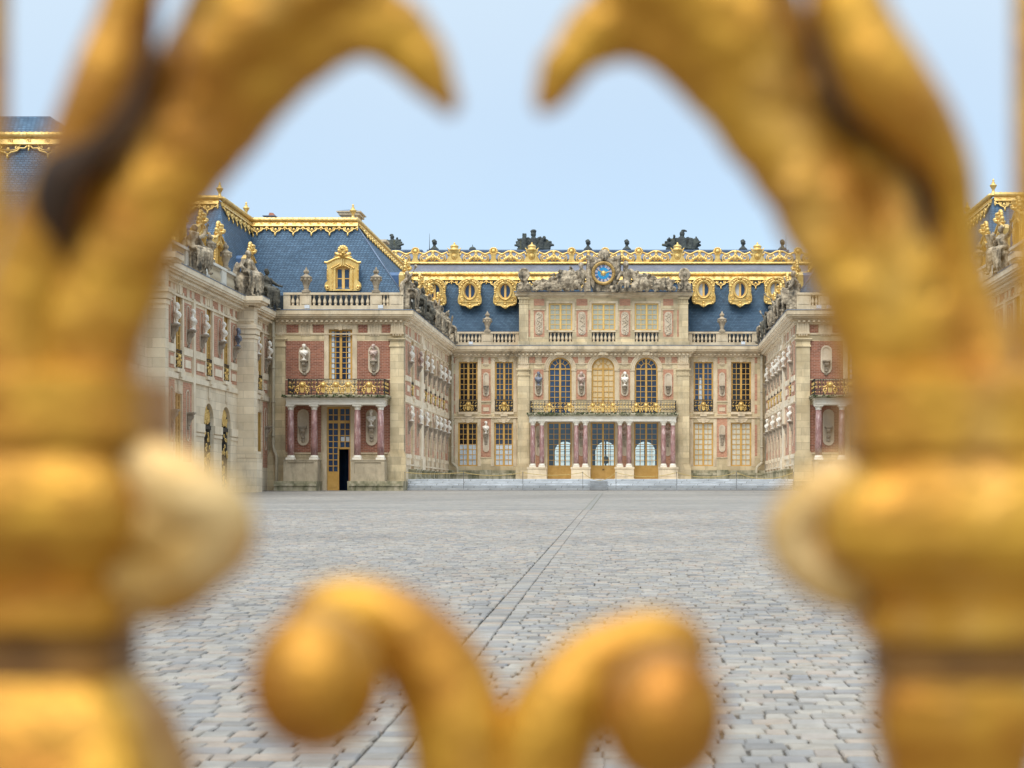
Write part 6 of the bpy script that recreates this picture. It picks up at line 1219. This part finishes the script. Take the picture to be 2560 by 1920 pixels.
# ================================================================= the gilded gate close to the camera
def gate():
    d0 = .62; q = d0 / FOC
    P = lambda px, py, dy=0.: (gx(px, d0), d0 + dy, gz(py, d0))
    R = thing('golden_gate', (gx(1245, d0), d0, 0), 'gilded wrought gate close up and out of focus, scrolls and leaves framing the palace', 'gate')
    def tube(name, pts, flat=1.0, dy=0., n=20, par=None, mat=None):
        S = smooth_path([(x, y, r, (z[0] if z else 0)) for x, y, r, *z in pts], 8); m = MB(); m.tube([P(a[0], a[1], a[3] * q + dy) for a in S], [max(.001, a[2] * q) for a in S], n, flat); return m.obj(name, mat or GATEG, par or R)
    def blob(name, cx, cy, rx, ry, dz=1.0, dy=0.): m = MB(); c = P(cx, cy, dy); m.ell(c, (rx * q, rx * q * dz, ry * q), 28); return m.obj(name, GATEG, R)
    def post(name, cx, prof, bot, top, mat=None):
        """turned profile on a squarish plan with rounded corners"""
        m = MB(); c = P(cx, 0, .012); pr = [(bot[0] * q, bot[1])] + [(r * q, gz(y, d0)) for y, r in prof][::-1] + [(top[0] * q, top[1])]; n = 64; V = []
        for r, z in pr:
            for k in range(n):
                a = 2 * PI * k / n; f = r / (abs(math.cos(a)) ** 5 + abs(math.sin(a)) ** 5) ** .2; V.append((c[0] + f * math.cos(a), c[1] + f * .8 * math.sin(a), z))
        F = [(i * n + k, i * n + (k + 1) % n, (i + 1) * n + (k + 1) % n, (i + 1) * n + k) for i in range(len(pr) - 1) for k in range(n)] + [list(range(n)), [(len(pr) - 1) * n + k for k in range(n)]]
        m.add(V, F, False); return m.obj(name, mat or GATEG, R)
    S = smooth_path
    # posts: abacus, swelling collar, band, neck, lower vase
    post('gate_post', 70, [(940, 285), (955, 308), (1105, 308), (1112, 265), (1125, 262), (1180, 300), (1250, 320), (1310, 318), (1350, 300), (1400, 255), (1450, 225), (1465, 222), (1470, 256), (1565, 256), (1575, 225), (1600, 205), (1680, 205), (1715, 245), (1800, 300), (1930, 350), (2100, 380)], (200, .0), (120, 1.60))
    post('gate_post', 2400, [(940, 258), (955, 280), (1128, 280), (1136, 240), (1160, 262), (1210, 318), (1280, 348), (1350, 350), (1395, 330), (1440, 280), (1490, 235), (1515, 228), (1520, 250), (1590, 245), (1600, 215), (1620, 200), (1700, 192), (1750, 205), (1830, 205), (1930, 180), (2100, 150)], (100, .0), (120, 1.60))
    # dark tubes added in the furrows: shade between the gilded leaves put into colour
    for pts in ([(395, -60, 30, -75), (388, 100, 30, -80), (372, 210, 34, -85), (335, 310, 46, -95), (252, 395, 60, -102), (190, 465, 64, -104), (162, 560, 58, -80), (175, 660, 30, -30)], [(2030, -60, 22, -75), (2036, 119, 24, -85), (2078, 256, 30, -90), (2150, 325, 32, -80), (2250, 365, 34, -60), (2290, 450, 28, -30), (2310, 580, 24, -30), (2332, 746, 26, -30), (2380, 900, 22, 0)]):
        S = smooth_path(pts, 8); m = MB(); m.tube([P(a[0], a[1], a[3] * q) for a in S], [a[2] * q for a in S], 12, .8); m.obj('furrow_shade', FURROW_SHADE, R)
    # on each side one carved mass: broad stem, arching beak-tipped scroll facing its twin over the palace, lobe out of the top
    def carved(name, parts):
        m = MB()
        for pts, flat in parts:
            S = smooth_path([(x, y, r, (z[0] if z else 0)) for x, y, r, *z in pts], 8); m.tube([P(a[0], a[1], a[3] * q) for a in S], [max(.001, a[2] * q) for a in S], 20, flat)
        o = put(name, fuse(name, m, GATEG, .0022, .0045, .014, 10), (0, 0, 0)); adopt(o, R)
    carved('leaf_scroll', [([(120, 1010, 210, 40), (140, 900, 205, 40), (175, 750, 200, 40), (255, 600, 175, 40), (340, 430, 138, 40), (450, 260, 138, 40), (590, 110, 185, 40), (700, -40, 220, 40), (720, -220, 240, 40)], .5),
        ([(235, 1000, 100), (238, 900, 102), (262, 770, 112), (318, 617, 121), (408, 466, 122), (522, 326, 119), (645, 190, 114), (780, 84, 112), (903, 50, 104), (988, 84, 92), (1052, 150, 70), (1096, 214, 52), (1120, 262, 34), (1130, 290, 12)], .8),
        ([(500, 330, 40, -60), (560, 190, 85, -80), (640, 70, 120, -80), (760, -40, 140, -60), (860, -120, 150, -40), (860, -260, 150, 0)], .7)])
    carved('leaf_scroll', [([(2360, 1010, 210, 40), (2335, 900, 200, 40), (2285, 750, 196, 40), (2225, 600, 188, 40), (2140, 430, 150, 40), (2030, 260, 145, 40), (1875, 110, 185, 40), (1765, -40, 220, 40), (1745, -220, 240, 40)], .5),
        ([(2215, 1030, 100), (2205, 940, 102), (2178, 810, 110), (2114, 636, 118), (2027, 473, 121), (1920, 327, 119), (1810, 190, 114), (1691, 88, 112), (1574, 53, 102), (1488, 90, 90), (1424, 154, 69), (1378, 218, 51), (1352, 266, 34), (1342, 294, 12)], .8),
        ([(1960, 330, 40, -60), (1900, 190, 85, -80), (1820, 70, 120, -80), (1700, -40, 140, -60), (1600, -120, 150, -40), (1600, -260, 150, 0)], .7)])
    # outer leaves, a deep furrow between them and the scrolls
    tube('leaf', [(470, -260, 120, -40), (390, -100, 85, -70), (335, 60, 62, -90), (300, 190, 78, -95), (255, 310, 80, -90), (195, 430, 76, -70), (130, 560, 84, -40), (70, 720, 105, -10), (20, 880, 130, 0), (40, 1000, 140, 0)], .9)
    tube('leaf', [(1985, -260, 120, -40), (2060, -100, 90, -70), (2128, 90, 96, -90), (2190, 220, 112, -95), (2285, 330, 90, -90), (2360, 440, 62, -70), (2392, 560, 50, -40), (2410, 690, 62, -10), (2450, 840, 85, 0), (2480, 1000, 110, 0)], .9)
    # curled leaves on the collars
    tube('collar_leaf', [(300, 1190, 85, -30), (400, 1200, 98, -60), (490, 1240, 104, -75), (560, 1285, 92, -75), (560, 1350, 90, -60), (490, 1405, 95, -40), (430, 1465, 84, -10), (370, 1520, 50, 0)], .6, mat=WORNG)
    tube('collar_leaf', [(300, 1300, 90, -50), (400, 1310, 90, -50), (500, 1310, 70, -60)], .6, mat=WORNG)
    tube('collar_leaf', [(290, 1440, 85, -20), (400, 1430, 85, -20), (470, 1420, 60, -30)], .6, mat=WORNG)
    tube('collar_leaf', [(2150, 1210, 80, 20), (2070, 1240, 84, 30), (1995, 1310, 76, 40), (2010, 1390, 74, 40), (2080, 1450, 70, 30), (2160, 1500, 50, 10)], .6, mat=WORNG)
    for cx, r in ((70, 222), (2400, 205)): post('neck', cx, [(1577, r * .9), (1590, r * 1.02), (1640, r), (1690, r * 1.02), (1712, r * .9)], (r * .8, gz(1713, d0)), (r * .8, gz(1576, d0)), NECK_SHADE)  # neck rings browned: shade and dirt under the band put into the colour
    # pair of low scrolls ending in balls
    blob('ball', 826, 1682, 158, 174, 1.0, -.026); blob('ball', 1656, 1768, 150, 170, 1.0, -.026)
    tube('low_scroll', [(775, 1654, 47, 34), (790, 1556, 83, 34), (890, 1528, 87, 34), (1005, 1589, 110, 34), (1098, 1704, 127, 34), (1145, 1834, 131, 20), (1165, 1964, 133, 20), (1185, 2106, 130, 20), (1215, 2326, 119, 20), (1240, 2606, 94, 20)], .8)
    tube('low_scroll', [(1705, 1704, 47, 34), (1700, 1624, 76, 34), (1615, 1604, 80, 34), (1495, 1669, 106, 34), (1400, 1784, 127, 20), (1345, 1924, 133, 20), (1305, 2106, 130, 20), (1268, 2326, 119, 20), (1240, 2606, 94, 20)], .8)
    # plain bars and rails that carry all this
    for x in (-105, 2625): tube('bar', [(x, 1100, 48, 0), (x, 500, 48, 0), (x, -400, 48, 0), (x, -900, 48, 0)], 1, .03)
    b = MB(); zb = gz(2600, d0); b.bx(gx(-900, d0), gx(3400, d0), d0 - .02, d0 + .03, zb - .06, zb); b.bx(gx(-900, d0), gx(3400, d0), d0 - .02, d0 + .03, 1.97, 2.03)
    b.bx(gx(1200, d0), gx(1280, d0), d0 - .01, d0 + .01, 0.02, zb); b.obj('rail', GATEG, R)
    for x in (520, 1960): m = MB(); m.tube([(gx(x, d0), d0 + .01, 1.77), (gx(x, d0), d0 + .01, 2.0)], .012, 10); m.obj('bar', GATEG, R)
# ================================================================= run
WORNG = M('worn_gilding', (.60, .41, .18), (.46, .24, .04), 16.0, .5, .45, .3, 45)
FURROW_SHADE = M('furrow_shade_dark', (.06, .024, .005), (.02, .008, .002), 30, .6, .3)  # near-black brown, painted shade for the gate furrows
NECK_SHADE = M('neck_shade_dirt', (.25, .11, .016), (.11, .045, .006), 30, .6, .3)  # brown for the post necks, painted shade together with dirt
def sett_mat():
    m = M('sett_stone', (1, 1, 1), (.80, .80, .80), 5.0, .75, 0, .35, 45, stain=((.50, .47, .42), 3.0, .52, .72, .5)); nt = m.node_tree; N = nt.nodes; L = nt.links; b = N['Principled BSDF']
    old = b.inputs['Base Color'].links[0].from_socket; g = N.new('ShaderNodeNewGeometry'); cr = N.new('ShaderNodeValToRGB'); e = cr.color_ramp.elements; cr.color_ramp.interpolation = 'LINEAR'
    cols = [(0.171, 0.156, 0.141), (0.308, 0.264, 0.211), (0.239, 0.221, 0.203), (0.342, 0.295, 0.237), (0.278, 0.250, 0.214), (0.205, 0.194, 0.187), (0.342, 0.264, 0.197), (0.314, 0.285, 0.252)]
    e[0].color = (*cols[0], 1); e[1].color = (*cols[-1], 1)
    for i, c in enumerate(cols[1:-1]): q = e.new((i + 1) / 7); q.color = (*c, 1)
    L.new(g.outputs['Random Per Island'], cr.inputs[0]); x = N.new('ShaderNodeMix'); x.data_type = 'RGBA'; x.blend_type = 'MULTIPLY'; x.inputs[0].default_value = 1; L.new(cr.outputs[0], x.inputs[6]); L.new(old, x.inputs[7])
    tc = N.new('ShaderNodeTexCoord'); n1 = N.new('ShaderNodeTexNoise'); n1.inputs['Scale'].default_value = .12; n1.inputs['Detail'].default_value = 5; L.new(tc.outputs['Object'], n1.inputs['Vector']); r = N.new('ShaderNodeMapRange'); r.inputs[1].default_value = .35; r.inputs[2].default_value = .65; r.inputs[3].default_value = .86; r.inputs[4].default_value = 1.1; L.new(n1.outputs[0], r.inputs[0])
    y = N.new('ShaderNodeMix'); y.data_type = 'RGBA'; y.blend_type = 'MULTIPLY'; y.inputs[0].default_value = 1; L.new(x.outputs[2], y.inputs[6]); L.new(r.outputs[0], y.inputs[7]); L.new(y.outputs[2], b.inputs['Base Color']); return m
SETT = sett_mat()
SOIL = M('joint_soil', (.15, .125, .09), (.085, .075, .055), 2.0, .95, 0, .3, 20, stain=((.07, .085, .02), .8, .58, .7, .7))
STRIP = M('flat_setts', (.235, .215, .185), (.20, .185, .162), 1.2, .8, 0, .4, 20, stain=((.25, .23, .2), 2.5, .55, .75, .6))
JOINT = M('mossy_joint', (.13, .12, .045), (.09, .075, .045), 3, .95)
CONS = console_mesh(); BAL = baluster_mesh(); busts(); statues(); ornaments(); STM = ST
ground(); central(); on_roof(); clock(); side(False); side(True); gate()
# light and air
SUN_EL, SUN_AZ = math.radians(57), math.radians(200)      # azimuth clockwise from +y
w = bpy.data.worlds.new('World'); sc.world = w; w.use_nodes = True; nt = w.node_tree
sky = nt.nodes.new('ShaderNodeTexSky'); sky.sky_type = 'NISHITA'; sky.sun_disc = False; sky.sun_elevation = SUN_EL; sky.sun_rotation = SUN_AZ
sky.air_density = 1.0; sky.dust_density = .6; sky.ozone_density = 3.0; sky.altitude = 0
bg = nt.nodes['Background']
# thin even cloud veil over the blue, denser higher up
gc = nt.nodes.new('ShaderNodeTexCoord'); sp = nt.nodes.new('ShaderNodeSeparateXYZ'); nt.links.new(gc.outputs['Generated'], sp.inputs[0])
mr = nt.nodes.new('ShaderNodeMapRange'); mr.inputs[1].default_value = .0; mr.inputs[2].default_value = .30; mr.inputs[3].default_value = .10; mr.inputs[4].default_value = .85; nt.links.new(sp.outputs[2], mr.inputs[0])
cn = nt.nodes.new('ShaderNodeTexNoise'); cn.inputs['Scale'].default_value = 2.2; cn.inputs['Detail'].default_value = 5; nt.links.new(gc.outputs['Generated'], cn.inputs['Vector'])
cm = nt.nodes.new('ShaderNodeMath'); cm.operation = 'MULTIPLY_ADD'; cm.inputs[1].default_value = .40; nt.links.new(cn.outputs['Fac'], cm.inputs[0])
cs = nt.nodes.new('ShaderNodeMath'); cs.operation = 'SUBTRACT'; cs.inputs[1].default_value = .20; nt.links.new(mr.outputs[0], cs.inputs[0]); nt.links.new(cs.outputs[0], cm.inputs[2]); cm.use_clamp = True
mx = nt.nodes.new('ShaderNodeMix'); mx.data_type = 'RGBA'; nt.links.new(cm.outputs[0], mx.inputs[0]); nt.links.new(sky.outputs[0], mx.inputs[6]); mx.inputs[7].default_value = (4.75, 5.65, 6.4, 1)
zb = nt.nodes.new('ShaderNodeMapRange'); zb.inputs[1].default_value = .30; zb.inputs[2].default_value = .85; zb.inputs[3].default_value = 1; zb.inputs[4].default_value = 2.1; nt.links.new(sp.outputs[2], zb.inputs[0])     # overcast: brighter overhead
vm = nt.nodes.new('ShaderNodeVectorMath'); vm.operation = 'SCALE'; nt.links.new(mx.outputs[2], vm.inputs[0]); nt.links.new(zb.outputs[0], vm.inputs['Scale'])
nt.links.new(vm.outputs[0], bg.inputs['Color']); bg.inputs['Strength'].default_value = .069
su = bpy.data.lights.new('sun', 'SUN'); su.energy = 1.3; su.angle = math.radians(40); su.color = (1, .95, .86); so = bpy.data.objects.new('sun', su); COL.objects.link(so)
dv = Vector((math.sin(SUN_AZ) * math.cos(SUN_EL), math.cos(SUN_AZ) * math.cos(SUN_EL), math.sin(SUN_EL)))
so.rotation_euler = (-dv).to_track_quat('-Z', 'Y').to_euler(); so.location = (0, 0, 60)
cam = bpy.data.cameras.new('camera'); co = bpy.data.objects.new('camera', cam); COL.objects.link(co); sc.camera = co
co.location = (0, 0, EYE); co.rotation_euler = (PI / 2, 0, 0)
cam.sensor_width = 36; cam.lens = 36 * FOC / 2560; cam.shift_x = -(PX - 1280) / 2560; cam.shift_y = (PY - 960) / 2560
cam.clip_start = .05; cam.clip_end = 5000
cam.dof.use_dof = True; cam.dof.focus_distance = 128; cam.dof.aperture_fstop = cam.lens / 12.5
sc.view_settings.view_transform = 'Standard'; sc.view_settings.look = 'None'; sc.view_settings.gamma = 1; sc.view_settings.exposure = 1.22
sc.cycles.max_bounces = 6; sc.cycles.transparent_max_bounces = 8; sc.cycles.use_denoising = True
